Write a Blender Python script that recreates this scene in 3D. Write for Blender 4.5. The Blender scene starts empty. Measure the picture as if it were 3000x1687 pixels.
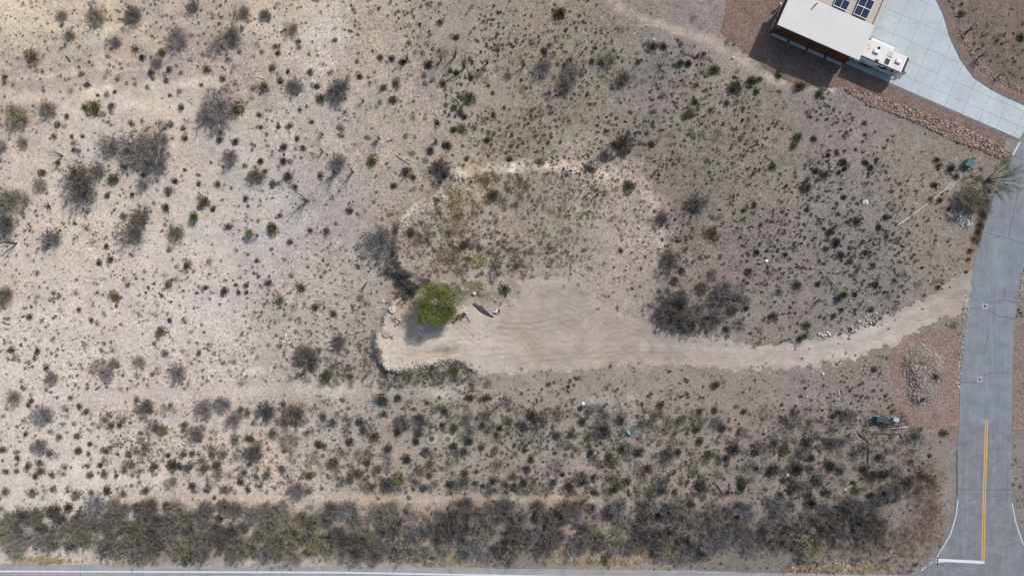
import bpy, bmesh, math, random
import numpy as np
from mathutils import Vector, Matrix

# ------------------------------------------------------------------ camera, sky, sun
SC = bpy.context.scene
COL = SC.collection
CAM_H = 103.0          # drone height in metres; one photo pixel on the ground = 5 cm
cam = bpy.data.cameras.new("camera"); cam_o = bpy.data.objects.new("camera", cam); COL.objects.link(cam_o)
cam_o.location = (0, 0, CAM_H); cam_o.rotation_euler = (0, 0, 0)
cam.sensor_fit = 'HORIZONTAL'; cam.angle = 2 * math.atan(75.0 / CAM_H)
cam.clip_start = 0.5; cam.clip_end = 5000
SC.camera = cam_o

SUN_EL = math.radians(44.0); SUN_AZ = math.atan2(0.66, 0.75)      # from +Y towards +X
world = bpy.data.worlds.new("World"); SC.world = world; world.use_nodes = True
wn = world.node_tree.nodes; wl = world.node_tree.links
sky = wn.new('ShaderNodeTexSky'); sky.sky_type = 'NISHITA'; sky.sun_disc = False
sky.sun_elevation = SUN_EL; sky.sun_rotation = SUN_AZ; sky.air_density = 1.2; sky.dust_density = 2.5
bg = wn['Background']; bg.inputs['Strength'].default_value = 0.115
wl.new(sky.outputs['Color'], bg.inputs['Color'])
sun = bpy.data.lights.new("sun", 'SUN'); sun.energy = 3.55; sun.angle = math.radians(0.9); sun.color = (1.0, 0.968, 0.93)
sun_o = bpy.data.objects.new("sun", sun); COL.objects.link(sun_o)
sd_ = Vector((-math.sin(SUN_AZ) * math.cos(SUN_EL), -math.cos(SUN_AZ) * math.cos(SUN_EL), -math.sin(SUN_EL)))
sun_o.rotation_euler = sd_.to_track_quat('-Z', 'Y').to_euler(); sun_o.location = (60, 60, 60)
SC.view_settings.view_transform = 'Standard'; SC.view_settings.look = 'None'
SC.view_settings.exposure = 0.0; SC.view_settings.gamma = 1.0

rng = np.random.default_rng(7); random.seed(7)
S = 0.05
def W(px, py, z=0.0):
    """world point of something that stands z metres high, surveyed from the photo"""
    f = (CAM_H - z) / CAM_H
    return ((px - 1500) * S * f, (843.5 - py) * S * f)
def WP(pts): return np.array([W(*p) for p in pts])

# ------------------------------------------------------------------ numeric helpers
class VNoise:
    def __init__(self, seed, n=256): self.g = np.random.default_rng(seed).random((n, n)); self.n = n
    def one(self, x, y):
        xi = np.floor(x).astype(int); yi = np.floor(y).astype(int)
        fx = x - xi; fy = y - yi; fx = fx * fx * (3 - 2 * fx); fy = fy * fy * (3 - 2 * fy)
        n = self.n; g = self.g
        a = g[xi % n, yi % n]; b = g[(xi + 1) % n, yi % n]; c = g[xi % n, (yi + 1) % n]; d = g[(xi + 1) % n, (yi + 1) % n]
        return (a * (1 - fx) + b * fx) * (1 - fy) + (c * (1 - fx) + d * fx) * fy
    def fbm(self, x, y, size, oct=3):
        x = np.asarray(x, float) / size; y = np.asarray(y, float) / size
        v = 0; a = 0.5; t = 0
        for k in range(oct): v = v + a * self.one(x + 17.3 * k, y + 31.7 * k); t += a; a *= 0.5; x = x * 2.03; y = y * 2.03
        return v / t * 2 - 1            # about -1..1
NZ = VNoise(3); NZ2 = VNoise(11); NZ3 = VNoise(23)
def sstep(a, b, x):
    t = np.clip((x - a) / (b - a), 0, 1); return t * t * (3 - 2 * t)
def sdist(poly, X, Y):
    """signed distance to polygon, negative inside"""
    X = np.asarray(X, float); Y = np.asarray(Y, float)
    d2 = np.full(X.shape, 1e12); ins = np.zeros(X.shape, bool); n = len(poly)
    for i in range(n):
        ax, ay = poly[i]; bx, by = poly[(i + 1) % n]; ex, ey = bx - ax, by - ay
        wx = X - ax; wy = Y - ay
        t = np.clip((wx * ex + wy * ey) / (ex * ex + ey * ey + 1e-12), 0, 1)
        d2 = np.minimum(d2, (wx - t * ex) ** 2 + (wy - t * ey) ** 2)
        c = ((ay > Y) != (by > Y)) & (X < (bx - ax) * (Y - ay) / ((by - ay) if abs(by - ay) > 1e-9 else 1e-9) + ax)
        ins ^= c
    return np.where(ins, -1, 1) * np.sqrt(d2)
def ldist(line, X, Y):
    X = np.asarray(X, float); Y = np.asarray(Y, float); d2 = np.full(X.shape, 1e12)
    for i in range(len(line) - 1):
        ax, ay = line[i]; bx, by = line[i + 1]; ex, ey = bx - ax, by - ay
        t = np.clip(((X - ax) * ex + (Y - ay) * ey) / (ex * ex + ey * ey + 1e-12), 0, 1)
        d2 = np.minimum(d2, (X - ax - t * ex) ** 2 + (Y - ay - t * ey) ** 2)
    return np.sqrt(d2)

# ------------------------------------------------------------------ surveyed outlines (photo pixels -> metres)
TRACK = WP([(2850,800),(2800,818),(2757,845),(2699,884),(2629,919),(2563,946),(2489,973),(2369,1001),(2272,1004),(2155,1001),(2000,985),
    (1932,958),(1854,935),(1776,892),(1720,850),(1680,822),(1560,812),(1512,826),(1512,872),(1466,905),(1420,912),(1388,890),(1369,905),(1345,900),(1300,880),(1217,868),(1155,892),
    (1132,931),(1128,954),(1109,981),(1107,1035),(1136,1078),(1175,1084),(1252,1070),(1300,1058),(1338,1055),(1388,1078),(1419,1094),(1500,1094),(1582,1086),
    (1699,1078),(1854,1072),(2000,1072),(2116,1082),(2272,1086),(2388,1074),(2505,1051),(2582,1024),(2660,989),(2757,935),(2845,910)])
PAD_W = WP([(1132,931),(1128,954),(1109,981),(1107,1035),(1136,1078),(1175,1084),(1252,1070),(1300,1058),(1338,1055),(1388,1078),(1419,1094),
    (1500,1110),(1700,1120),(1900,1050),(1800,870),(1500,800),(1300,840),(1217,868),(1155,892)])
PLATEAU = WP([(1165,660),(1158,720),(1170,775),(1210,815),(1290,838),(1400,862),(1490,868),(1560,850),(1700,850),(1860,830),(1925,790),(1945,690),(1925,600),
    (1860,545),(1800,520),(1740,505),(1660,495),(1560,488),(1440,500),(1330,515),(1290,560),(1215,610)])
ROAD = WP([(3560,-420),(3200,140),(3060,330),(2986,410),(2965,454),(2936,520),(2904,597),(2877,678),(2858,756),(2846,803),(2835,904),(2819,1047),(2813,1121),(2810,1240),(2803,1318),(2803,1454),
    (2795,1510),(2779,1562),(2740,1628),(2692,1666),(2640,1692),(2640,1745),(3080,1745),(3060,1650),(3004,1600),(2980,1530),(2968,1474),(2963,1435),(2963.5,1240),(2965,1098),(2970,950),
    (2978,884),(2988,814),(3000,779),(3030,690),(3080,560),(3150,460),(3330,200),(3700,-420)])
MAIN = WP([(-700,1640),(0,1650),(1000,1659),(2000,1670),(2300,1678),(2660,1684),(3100,1690),(3900,1702),(3900,1880),(-700,1850)])
DRIVE = WP([(2477,187),(2986,408),(3004,380),(3045,328),(3000,310.5),(2951,289),(2901,264),(2850,229),(2811,175),(2780,109),(2761,43),(2739.5,0),(2715,-60),(2700,-160),(2630,-160),(2590,0),(2550,78),(2520,98)])
GRAVEL_A = WP([(2135,-60),(2125,40),(2112,95),(2150,130),(2185,152),(2215,178),(2262,215),(2330,250),(2420,256),(2472,254),(2530,268),(2620,299),(2700,326),(2796,361),(2854,388),(2912,415),(2948,446),
    (2955,442),(2982,408),(2800,320),(2560,212),(2470,150),(2300,-60)])
DRIVE_CURVE = [(2715,-60),(2739.5,0),(2761,43),(2780,109),(2811,175),(2850,229),(2901,264),(2951,289),(3000,310.5),(3050,332)]
ISLAND_BED = WP([(2700,948),(2800,960),(2815,1000),(2808,1120),(2806,1230),(2790,1292),(2740,1262),(2680,1243),(2640,1235),(2622,1180),(2612,1120),(2600,1040),(2640,1000)])
ISLAND = WP([(2600 + x / 5.795, 980 + y / 5.795) for x, y in [(560,150),(720,180),(880,280),(960,420),(960,560),(930,700),(850,850),(840,1000),(720,1160),(540,1230),
    (380,1190),(280,1100),(270,1000),(320,880),(320,780),(230,630),(210,480),(230,380),(320,280),(440,200)]])
EAST_BED = WP([(2973,958),(3060,930),(3100,1250),(2966,1262),(2968,1100)])
RIPRAP = WP([(2000 + x / 2.576, y / 2.576) for x, y in [(1215,655),(1350,690),(1600,770),(1800,840),(2050,930),(2200,1000),(2350,1070),(2470,1180),(2430,1205),(2350,1180),(2250,1130),
    (2100,1080),(1980,1030),(1850,960),(1700,900),(1550,840),(1400,800),(1330,750),(1240,700)]])
HOUSE_FOOT = WP([(2258,95),(2470,190),(2520,98),(2640,-160),(2380,-160)])

def height(X, Y):
    X = np.asarray(X, float); Y = np.asarray(Y, float); px = X / S + 1500; py = 843.5 - Y / S
    built = np.minimum(np.minimum(sdist(ROAD, X, Y), sdist(MAIN, X, Y)), np.minimum(sdist(DRIVE, X, Y), sdist(HOUSE_FOOT, X, Y)))
    nat = sstep(0.5, 6.0, built)
    h = nat * (0.45 * NZ.fbm(X, Y, 22, 3) + 0.10 * NZ2.fbm(X, Y, 3.0, 3))
    rough = 0.035 + 0.07 * np.exp(-(((px - 350) / 600) ** 2 + ((py - 165) / 75) ** 2)) + 0.03 * sstep(1300, 1700, px) * (1 - sstep(600, 900, py))
    h = h + nat * rough * NZ2.fbm(X + 31, Y, 0.95, 2)
    nf = 1 - sstep(20, 40, np.maximum(np.abs(X) - 80, 0))
    a = 0.75 + 0.55 * (1 - sstep(1200, 1600, px)) + 0.35 * (1 - sstep(480, 620, py)); a = a * (1 - 0.85 * sstep(1380, 1520, px) * sstep(640, 800, py))
    sp = sdist(PLATEAU, X, Y) + 0.5 * NZ2.fbm(X, Y, 2.2, 3)
    wv = 0.5 + 0.5 * NZ3.fbm(X + 9, Y, 5, 2); hp = a * sstep(0.7 + 1.4 * wv, -0.6, sp + 0.5 * NZ3.fbm(X, Y, 0.9, 2))
    sq = sdist(PAD_W, X, Y) + 0.45 * NZ3.fbm(X, Y, 1.6, 3); ws = 0.5 + 0.5 * NZ2.fbm(X + 4, Y + 7, 3.5, 2)
    hq = (0.75 + 0.35 * (1 - sstep(1090, 1180, px))) * (1 - sstep(1260, 1520, px)) * sstep(0.45 + 0.9 * ws, -0.2, sq)
    tr = sstep(0.5, -1.0, sdist(TRACK, X, Y))
    h = h * (1 - 0.75 * tr)
    berm = 0.35 * np.exp(-(ldist(WP([(1960,1010),(2100,1020),(2272,1020),(2400,1000),(2500,970)]), X, Y) / 1.0) ** 2) * 0
    return h + np.maximum(hp, hq) * nf + berm

# ------------------------------------------------------------------ object helpers
def tag(o, label=None, cat=None, group=None, kind=None):
    if label: o['label'] = label
    if cat: o['category'] = cat
    if group: o['group'] = group
    if kind: o['kind'] = kind
    return o
def link(name, data, parent=None):
    o = bpy.data.objects.new(name, data); COL.objects.link(o)
    if parent is not None: o.parent = parent
    return o
def empty(name, loc, rz=0.0):
    o = bpy.data.objects.new(name, None); COL.objects.link(o); o.location = loc; o.rotation_euler = (0, 0, rz); o.empty_display_size = 0.2
    return o
def np_mesh(name, V, F, mat, tint=None, smooth=False):
    """V (n,3); F (m,3) or (m,4)"""
    V = np.asarray(V, np.float32); F = np.asarray(F, np.int32); k = F.shape[1]
    me = bpy.data.meshes.new(name); me.vertices.add(len(V)); me.vertices.foreach_set('co', V.ravel())
    me.loops.add(F.size); me.loops.foreach_set('vertex_index', F.ravel())
    me.polygons.add(len(F)); me.polygons.foreach_set('loop_start', np.arange(0, F.size, k, dtype=np.int32))
    me.polygons.foreach_set('use_smooth', np.full(len(F), smooth, dtype=bool))
    if tint is not None:
        at = me.attributes.new('tint', 'FLOAT_COLOR', 'POINT')
        c = np.ones((len(V), 4), np.float32); c[:, :3] = tint; at.data.foreach_set('color', c.ravel())
    me.update(calc_edges=True); me.validate()
    if mat: me.materials.append(mat)
    return me
class MB:
    """collects boxes, prisms and tubes into one mesh"""
    def __init__(self): self.v = []; self.f = []
    def add(self, vs, fs):
        b = len(self.v); self.v += [tuple(p) for p in vs]; self.f += [tuple(i + b for i in f) for f in fs]; return self
    def box(self, c, s, rz=0.0, rx=0.0, ry=0.0):
        M = Matrix.Rotation(rz, 3, 'Z') @ Matrix.Rotation(ry, 3, 'Y') @ Matrix.Rotation(rx, 3, 'X')
        vs = [Vector(c) + M @ Vector((sx * s[0] / 2, sy * s[1] / 2, sz * s[2] / 2)) for sx in (-1, 1) for sy in (-1, 1) for sz in (-1, 1)]
        return self.add(vs, [(0,1,3,2),(4,6,7,5),(0,4,5,1),(2,3,7,6),(0,2,6,4),(1,5,7,3)])
    def prism(self, poly, z0, z1, bottom=False):
        poly = [tuple(p) for p in poly]
        ar = sum(poly[i][0] * poly[(i + 1) % len(poly)][1] - poly[(i + 1) % len(poly)][0] * poly[i][1] for i in range(len(poly)))
        if ar < 0: poly = poly[::-1]
        n = len(poly); vs = [(x, y, z0) for x, y in poly] + [(x, y, z1) for x, y in poly]
        fs = [(i, (i + 1) % n, n + (i + 1) % n, n + i) for i in range(n)] + [tuple(range(n, 2 * n))]
        if bottom: fs.append(tuple(range(n - 1, -1, -1)))
        return self.add(vs, fs)
    def tube(self, pts, rads, n=6, cap=True):
        pts = [Vector(p) for p in pts]
        if not hasattr(rads, '__len__'): rads = [rads] * len(pts)
        vs = []; fs = []
        for i, p in enumerate(pts):
            d = (pts[min(i + 1, len(pts) - 1)] - pts[max(i - 1, 0)]).normalized()
            a = d.orthogonal().normalized(); b = d.cross(a)
            for k in range(n):
                t = 2 * math.pi * k / n; vs.append(p + (a * math.cos(t) + b * math.sin(t)) * rads[i])
        for i in range(len(pts) - 1):
            for k in range(n): fs.append((i * n + k, i * n + (k + 1) % n, (i + 1) * n + (k + 1) % n, (i + 1) * n + k))
        if cap: fs += [tuple(range(n - 1, -1, -1)), tuple(range((len(pts) - 1) * n, len(pts) * n))]
        return self.add(vs, fs)
    def lathe(self, prof, c=(0, 0, 0), n=20):
        vs = []; fs = []
        for r, z in prof:
            for k in range(n):
                t = 2 * math.pi * k / n; vs.append((c[0] + r * math.cos(t), c[1] + r * math.sin(t), c[2] + z))
        for i in range(len(prof) - 1):
            for k in range(n): fs.append((i * n + k, i * n + (k + 1) % n, (i + 1) * n + (k + 1) % n, (i + 1) * n + k))
        fs.append(tuple(range((len(prof) - 1) * n, len(prof) * n)))
        return self.add(vs, fs)
    def mesh(self, name, mat, bevel=0.0, smooth=False):
        me = bpy.data.meshes.new(name); me.from_pydata(self.v, [], self.f)
        if bevel > 0:
            bm = bmesh.new(); bm.from_mesh(me)
            bmesh.ops.bevel(bm, geom=bm.edges[:], offset=bevel, segments=2, affect='EDGES', clamp_overlap=True); bm.to_mesh(me); bm.free()
        if smooth: me.polygons.foreach_set('use_smooth', [True] * len(me.polygons))
        me.update(); me.materials.append(mat); return me
    def build(self, name, mat, parent=None, bevel=0.0, smooth=False, loc=None):
        o = link(name, self.mesh(name, mat, bevel, smooth), parent)
        if loc: o.location = loc
        return o

# ------------------------------------------------------------------ materials
def new_mat(name):
    m = bpy.data.materials.new(name); m.use_nodes = True; nt = m.node_tree
    return m, nt, nt.nodes['Principled BSDF']
def nd(nt, typ, **kw):
    n = nt.nodes.new(typ)
    for k, v in kw.items():
        if k in n.inputs: n.inputs[k].default_value = v
        else: setattr(n, k, v)
    return n
def ramp(nt, fac, stops):
    r = nt.nodes.new('ShaderNodeValToRGB'); nt.links.new(fac, r.inputs['Fac'])
    e = r.color_ramp.elements
    while len(e) < len(stops): e.new(0.5)
    for el, (p, c) in zip(e, stops): el.position = p; el.color = (*c, 1) if len(c) == 3 else c
    return r.outputs['Color']
def mul(nt, a, b, mode='MULTIPLY', f=1.0):
    m = nt.nodes.new('ShaderNodeMix'); m.data_type = 'RGBA'; m.blend_type = mode; m.inputs[0].default_value = f
    nt.links.new(a, m.inputs[6])
    if isinstance(b, tuple): m.inputs[7].default_value = (*b, 1)
    else: nt.links.new(b, m.inputs[7])
    return m.outputs[2]
def obj_co(nt): return nt.nodes.new('ShaderNodeTexCoord').outputs['Object']
def geo_pos(nt): return nt.nodes.new('ShaderNodeNewGeometry').outputs['Position']
def noise(nt, co, scale, detail=4, rough=0.6, out='Fac'):
    n = nd(nt, 'ShaderNodeTexNoise', Scale=scale, Detail=detail, Roughness=rough); nt.links.new(co, n.inputs['Vector']); return n.outputs[out]
def bump(nt, b, h, strength=0.4, dist=0.05):
    n = nd(nt, 'ShaderNodeBump', Strength=strength, Distance=dist); nt.links.new(h, n.inputs['Height']); nt.links.new(n.outputs['Normal'], b.inputs['Normal'])
def simple(name, col, rough=0.7, var=0.12, scale=3.0, metal=0.0, bmp=0.0, fine=0.0, spec=0.3):
    m, nt, b = new_mat(name); co = geo_pos(nt)
    f = noise(nt, co, scale, 5)
    c = ramp(nt, f, [(0.25, tuple(x * (1 - var) for x in col)), (0.75, tuple(min(1, x * (1 + var)) for x in col))])
    if fine > 0:
        g = noise(nt, co, scale * 9, 3)
        c = mul(nt, c, ramp(nt, g, [(0.3, (1 - fine,) * 3), (0.7, (1 + fine,) * 3)]))
    nt.links.new(c, b.inputs['Base Color']); b.inputs['Roughness'].default_value = rough; b.inputs['Metallic'].default_value = metal
    b.inputs['Specular IOR Level'].default_value = spec
    if bmp > 0: bump(nt, b, noise(nt, co, scale * 6, 4), bmp, 0.03)
    return m
def tinted(name, rough=0.85, rnd=0.35, grain=0.0, transl=0.0):
    """colour comes from the piece's own tint attribute, varied a little per object"""
    m, nt, b = new_mat(name)
    a = nd(nt, 'ShaderNodeAttribute', attribute_name='tint').outputs['Color']
    oi = nt.nodes.new('ShaderNodeObjectInfo').outputs['Random']
    c = mul(nt, a, ramp(nt, oi, [(0.0, (1 - rnd, 1 - rnd, 1 - rnd)), (0.5, (1, 1, 1)), (1.0, (1 + rnd, 1 + rnd * 0.9, 1 + rnd * 0.7))]))
    if grain > 0:
        c = mul(nt, c, ramp(nt, noise(nt, geo_pos(nt), 9.0, 4), [(0.3, (1 - grain,) * 3), (0.7, (1 + grain,) * 3)]))
    nt.links.new(c, b.inputs['Base Color']); b.inputs['Roughness'].default_value = rough; b.inputs['Specular IOR Level'].default_value = 0.15
    return m
M_LEAF = tinted('foliage'); M_TWIG = tinted('twig_bark', 0.9, 0.25); M_STONE = tinted('stone', 0.9, 0.1, 0.22); M_TUFT = tinted('scrub_tuft', 0.9, 0.0)

def ground_material():
    m, nt, b = new_mat('desert_soil'); co = geo_pos(nt)
    a = nd(nt, 'ShaderNodeAttribute', attribute_name='tint').outputs['Color']
    c = mul(nt, a, ramp(nt, noise(nt, co, 0.35, 6, 0.65), [(0.3, (0.86, 0.85, 0.85)), (0.7, (1.13, 1.12, 1.1))]))
    c = mul(nt, c, ramp(nt, noise(nt, co, 2.2, 5, 0.7), [(0.28, (0.68, 0.68, 0.69)), (0.5, (1, 1, 1)), (0.75, (1.24, 1.23, 1.22))]))
    st = nd(nt, 'ShaderNodeAttribute', attribute_name='stony').outputs['Fac']
    vo = nd(nt, 'ShaderNodeTexVoronoi', Scale=5.5, Randomness=1.0); nt.links.new(co, vo.inputs['Vector'])
    peb = ramp(nt, vo.outputs['Color'], [(0.0, (0.62, 0.61, 0.62)), (0.5, (0.98, 0.97, 0.96)), (1.0, (1.45, 1.42, 1.38))])
    vn = nd(nt, 'ShaderNodeMix', data_type='RGBA', blend_type='MIX'); nt.links.new(st, vn.inputs[0])
    vn.inputs[6].default_value = (1, 1, 1, 1); nt.links.new(peb, vn.inputs[7])
    c = mul(nt, c, vn.outputs[2])
    nt.links.new(c, b.inputs['Base Color']); b.inputs['Roughness'].default_value = 0.95; b.inputs['Specular IOR Level'].default_value = 0.1
    bump(nt, b, noise(nt, co, 3.5, 8, 0.72), 0.85, 0.16)
    return m
def noise_warp(nt, co):
    n = nd(nt, 'ShaderNodeTexNoise', Scale=0.12, Detail=2.0); nt.links.new(co, n.inputs['Vector'])
    m = nd(nt, 'ShaderNodeVectorMath', operation='MULTIPLY_ADD'); m.inputs[1].default_value = (9, 9, 0); nt.links.new(n.outputs['Color'], m.inputs[0]); nt.links.new(co, m.inputs[2]); return m.outputs[0]
def track_material():
    m, nt, b = new_mat('graded_dirt'); co = geo_pos(nt)
    a = nd(nt, 'ShaderNodeAttribute', attribute_name='tint').outputs['Color']
    c = mul(nt, a, ramp(nt, noise(nt, co, 0.45, 6, 0.6), [(0.3, (0.87, 0.86, 0.85)), (0.7, (1.12, 1.11, 1.1))]))
    c = mul(nt, c, ramp(nt, noise(nt, co, 4.5, 5, 0.7), [(0.3, (0.84, 0.83, 0.83)), (0.7, (1.13, 1.13, 1.12))]))
    # tyre tread: fine ripples that follow the driving direction
    mp = nd(nt, 'ShaderNodeMapping'); mp.inputs['Scale'].default_value = (0.35, 2.4, 1.0); mp.inputs['Rotation'].default_value = (0, 0, 0.35); nt.links.new(noise_warp(nt, co), mp.inputs['Vector'])
    st = noise(nt, mp.outputs['Vector'], 1.0, 5, 0.6)
    c = mul(nt, c, ramp(nt, st, [(0.35, (0.88, 0.88, 0.88)), (0.65, (1.07, 1.07, 1.06))]))
    wv = nd(nt, 'ShaderNodeTexWave', Scale=1.6, Distortion=9.0, Detail=3.0); wv.inputs['Detail Scale'].default_value = 0.6; nt.links.new(noise_warp(nt, co), wv.inputs['Vector'])
    ad = nd(nt, 'ShaderNodeMath', operation='ADD'); nt.links.new(wv.outputs['Fac'], ad.inputs[0])
    n2 = noise(nt, co, 5, 5, 0.7); ml = nd(nt, 'ShaderNodeMath', operation='MULTIPLY'); ml.inputs[1].default_value = 5.0; nt.links.new(n2, ml.inputs[0]); nt.links.new(ml.outputs[0], ad.inputs[1])
    nt.links.new(c, b.inputs['Base Color']); b.inputs['Roughness'].default_value = 0.95; b.inputs['Specular IOR Level'].default_value = 0.1
    bump(nt, b, ad.outputs[0], 0.30, 0.04)
    return m
def gravel_material(name, cols):
    m, nt, b = new_mat(name); co = geo_pos(nt)
    vo = nd(nt, 'ShaderNodeTexVoronoi', Scale=7.0); nt.links.new(co, vo.inputs['Vector'])
    c = ramp(nt, vo.outputs['Color'], [(0.1, cols[0]), (0.5, cols[1]), (0.9, cols[2])])
    c = mul(nt, c, ramp(nt, noise(nt, co, 0.5, 4), [(0.3, (0.85,) * 3), (0.7, (1.14,) * 3)]))
    nt.links.new(c, b.inputs['Base Color']); b.inputs['Roughness'].default_value = 0.9; b.inputs['Specular IOR Level'].default_value = 0.15
    bump(nt, b, vo.outputs['Distance'], 0.8, 0.06)
    return m
def asphalt_material(name, base, seam=None):
    m, nt, b = new_mat(name); co = geo_pos(nt)
    c = ramp(nt, noise(nt, co, 0.5, 6, 0.65), [(0.3, tuple(x * 0.83 for x in base)), (0.7, tuple(x * 1.16 for x in base))])
    mp = nd(nt, 'ShaderNodeMapping'); mp.inputs['Scale'].default_value = (2.2, 0.12, 1.0) if seam is not None else (0.1, 1.8, 1.0); nt.links.new(co, mp.inputs['Vector'])
    c = mul(nt, c, ramp(nt, noise(nt, mp.outputs['Vector'], 1.0, 4), [(0.3, (0.90,) * 3), (0.7, (1.10,) * 3)]))
    c = mul(nt, c, ramp(nt, noise(nt, co, 14, 3, 0.8), [(0.3, (0.84,) * 3), (0.7, (1.16,) * 3)]))
    if seam is not None:      # older, more worn surface south of the paving joint
        sx = nt.nodes.new('ShaderNodeSeparateXYZ'); nt.links.new(co, sx.inputs[0])
        lt = nd(nt, 'ShaderNodeMath', operation='LESS_THAN'); lt.inputs[1].default_value = seam; nt.links.new(sx.outputs['Y'], lt.inputs[0])
        w = ramp(nt, noise(nt, co, 1.3, 5, 0.7), [(0.3, (0.80, 0.78, 0.77)), (0.7, (1.06, 1.03, 1.0))])
        mx = nd(nt, 'ShaderNodeMix', data_type='RGBA', blend_type='MULTIPLY'); nt.links.new(lt.outputs[0], mx.inputs[0]); nt.links.new(c, mx.inputs[6]); nt.links.new(w, mx.inputs[7])
        c = mx.outputs[2]
    nt.links.new(c, b.inputs['Base Color']); b.inputs['Roughness'].default_value = 0.9; b.inputs['Specular IOR Level'].default_value = 0.2
    bump(nt, b, noise(nt, co, 30, 3), 0.3, 0.01)
    return m
M_GROUND = ground_material(); M_TRACK = track_material()
M_GRAV = gravel_material('red_gravel', [(0.13, 0.088, 0.07), (0.195, 0.135, 0.108), (0.28, 0.205, 0.165)])
M_GRAV2 = gravel_material('rose_gravel', [(0.15, 0.10, 0.088), (0.225, 0.16, 0.138), (0.31, 0.235, 0.205)])
M_ASPH = asphalt_material('asphalt', (0.195, 0.212, 0.24), seam=-19.8)
M_ASPH2 = asphalt_material('worn_asphalt', (0.29, 0.285, 0.29))
M_CONC = simple('concrete', (0.405, 0.45, 0.47), 0.85, 0.16, 0.28, fine=0.08)
M_JOINT = simple('joint_sealant', (0.28, 0.31, 0.33), 0.9, 0.15, 2)
M_PAVER = simple('paver', (0.17, 0.15, 0.155), 0.9, 0.25, 1.5, fine=0.25)
M_PAVER2 = simple('paver_rose', (0.26, 0.215, 0.205), 0.9, 0.25, 2.2, fine=0.2)
M_ROOF = simple('roof_membrane', (0.56, 0.55, 0.53), 0.75, 0.05, 0.3, fine=0.03)
M_ROOF2 = simple('roof_coating', (0.44, 0.39, 0.34), 0.85, 0.10, 0.8, fine=0.05)
M_STUCCO = simple('brown_stucco', (0.125, 0.055, 0.028), 0.9, 0.15, 1.2, fine=0.12, bmp=0.2)
M_SILL = simple('pale_concrete', (0.5, 0.52, 0.55), 0.85, 0.12, 1.5, fine=0.08)
M_WHITE = simple('white_paint', (0.72, 0.73, 0.74), 0.6, 0.06, 3)
M_RVROOF = simple('rubber_roof', (0.64, 0.61, 0.575), 0.7, 0.06, 1.0)
M_RVSIDE = simple('white_fibreglass', (0.80, 0.82, 0.86), 0.3, 0.03, 1.0, spec=0.5)
M_BLACK = simple('black_trim', (0.018, 0.019, 0.022), 0.4, 0.1, 3)
M_NAVY = simple('navy_graphic', (0.012, 0.018, 0.05), 0.35, 0.1, 3, spec=0.5)
M_GLASS = simple('hatch_glazing', (0.42, 0.46, 0.46), 0.15, 0.05, 3, spec=0.6)
M_CELL = simple('solar_cells', (0.012, 0.02, 0.055), 0.18, 0.15, 2, spec=0.5)
M_ALU = simple('aluminium', (0.55, 0.56, 0.58), 0.4, 0.05, 4, metal=0.6)
M_TYRE = simple('tyre_rubber', (0.02, 0.02, 0.021), 0.85, 0.1, 5)
M_LINE = simple('white_road_paint', (0.60, 0.63, 0.64), 0.8, 0.14, 2.5, fine=0.18)
M_YELLOW = simple('yellow_road_paint', (0.54, 0.33, 0.08), 0.8, 0.25, 2.5, fine=0.35)
M_CRACK = simple('crack_fill', (0.045, 0.047, 0.052), 0.9, 0.2, 3)
M_TEAL = simple('teal_enamel', (0.10, 0.17, 0.165), 0.5, 0.12, 3)
M_GREENBOX = simple('dark_green_enamel', (0.065, 0.10, 0.095), 0.5, 0.15, 3)
M_PALETEAL = simple('pale_teal_enamel', (0.42, 0.60, 0.585), 0.45, 0.08, 3)
M_RUST = simple('rusty_lid', (0.12, 0.055, 0.045), 0.9, 0.3, 5, fine=0.2)
M_TANLID = simple('dusty_lid', (0.17, 0.125, 0.09), 0.9, 0.25, 5, fine=0.2)
M_PALECONC = simple('weathered_collar', (0.33, 0.33, 0.305), 0.9, 0.15, 3, fine=0.15)
M_RED = simple('red_sign', (0.55, 0.05, 0.06), 0.5, 0.08, 3)
M_STEEL = simple('galvanised_steel', (0.18, 0.18, 0.17), 0.5, 0.15, 5, metal=0.5)
M_SIGN = simple('dark_sign_back', (0.03, 0.05, 0.055), 0.5, 0.1, 5)
M_PVC = simple('pvc_pipe', (0.66, 0.64, 0.60), 0.6, 0.1, 2)
M_WOOD = simple('grey_wood', (0.36, 0.33, 0.30), 0.9, 0.25, 2, fine=0.2)
M_DARKWOOD = simple('dead_wood', (0.09, 0.075, 0.065), 0.95, 0.3, 3, fine=0.2)
M_MATTBLACK = simple('matt_black', (0.035, 0.036, 0.042), 0.7, 0.4, 1.2, bmp=0.4)
M_BLUE = simple('turquoise_plastic', (0.13, 0.36, 0.44), 0.55, 0.4, 2.5)

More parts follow.
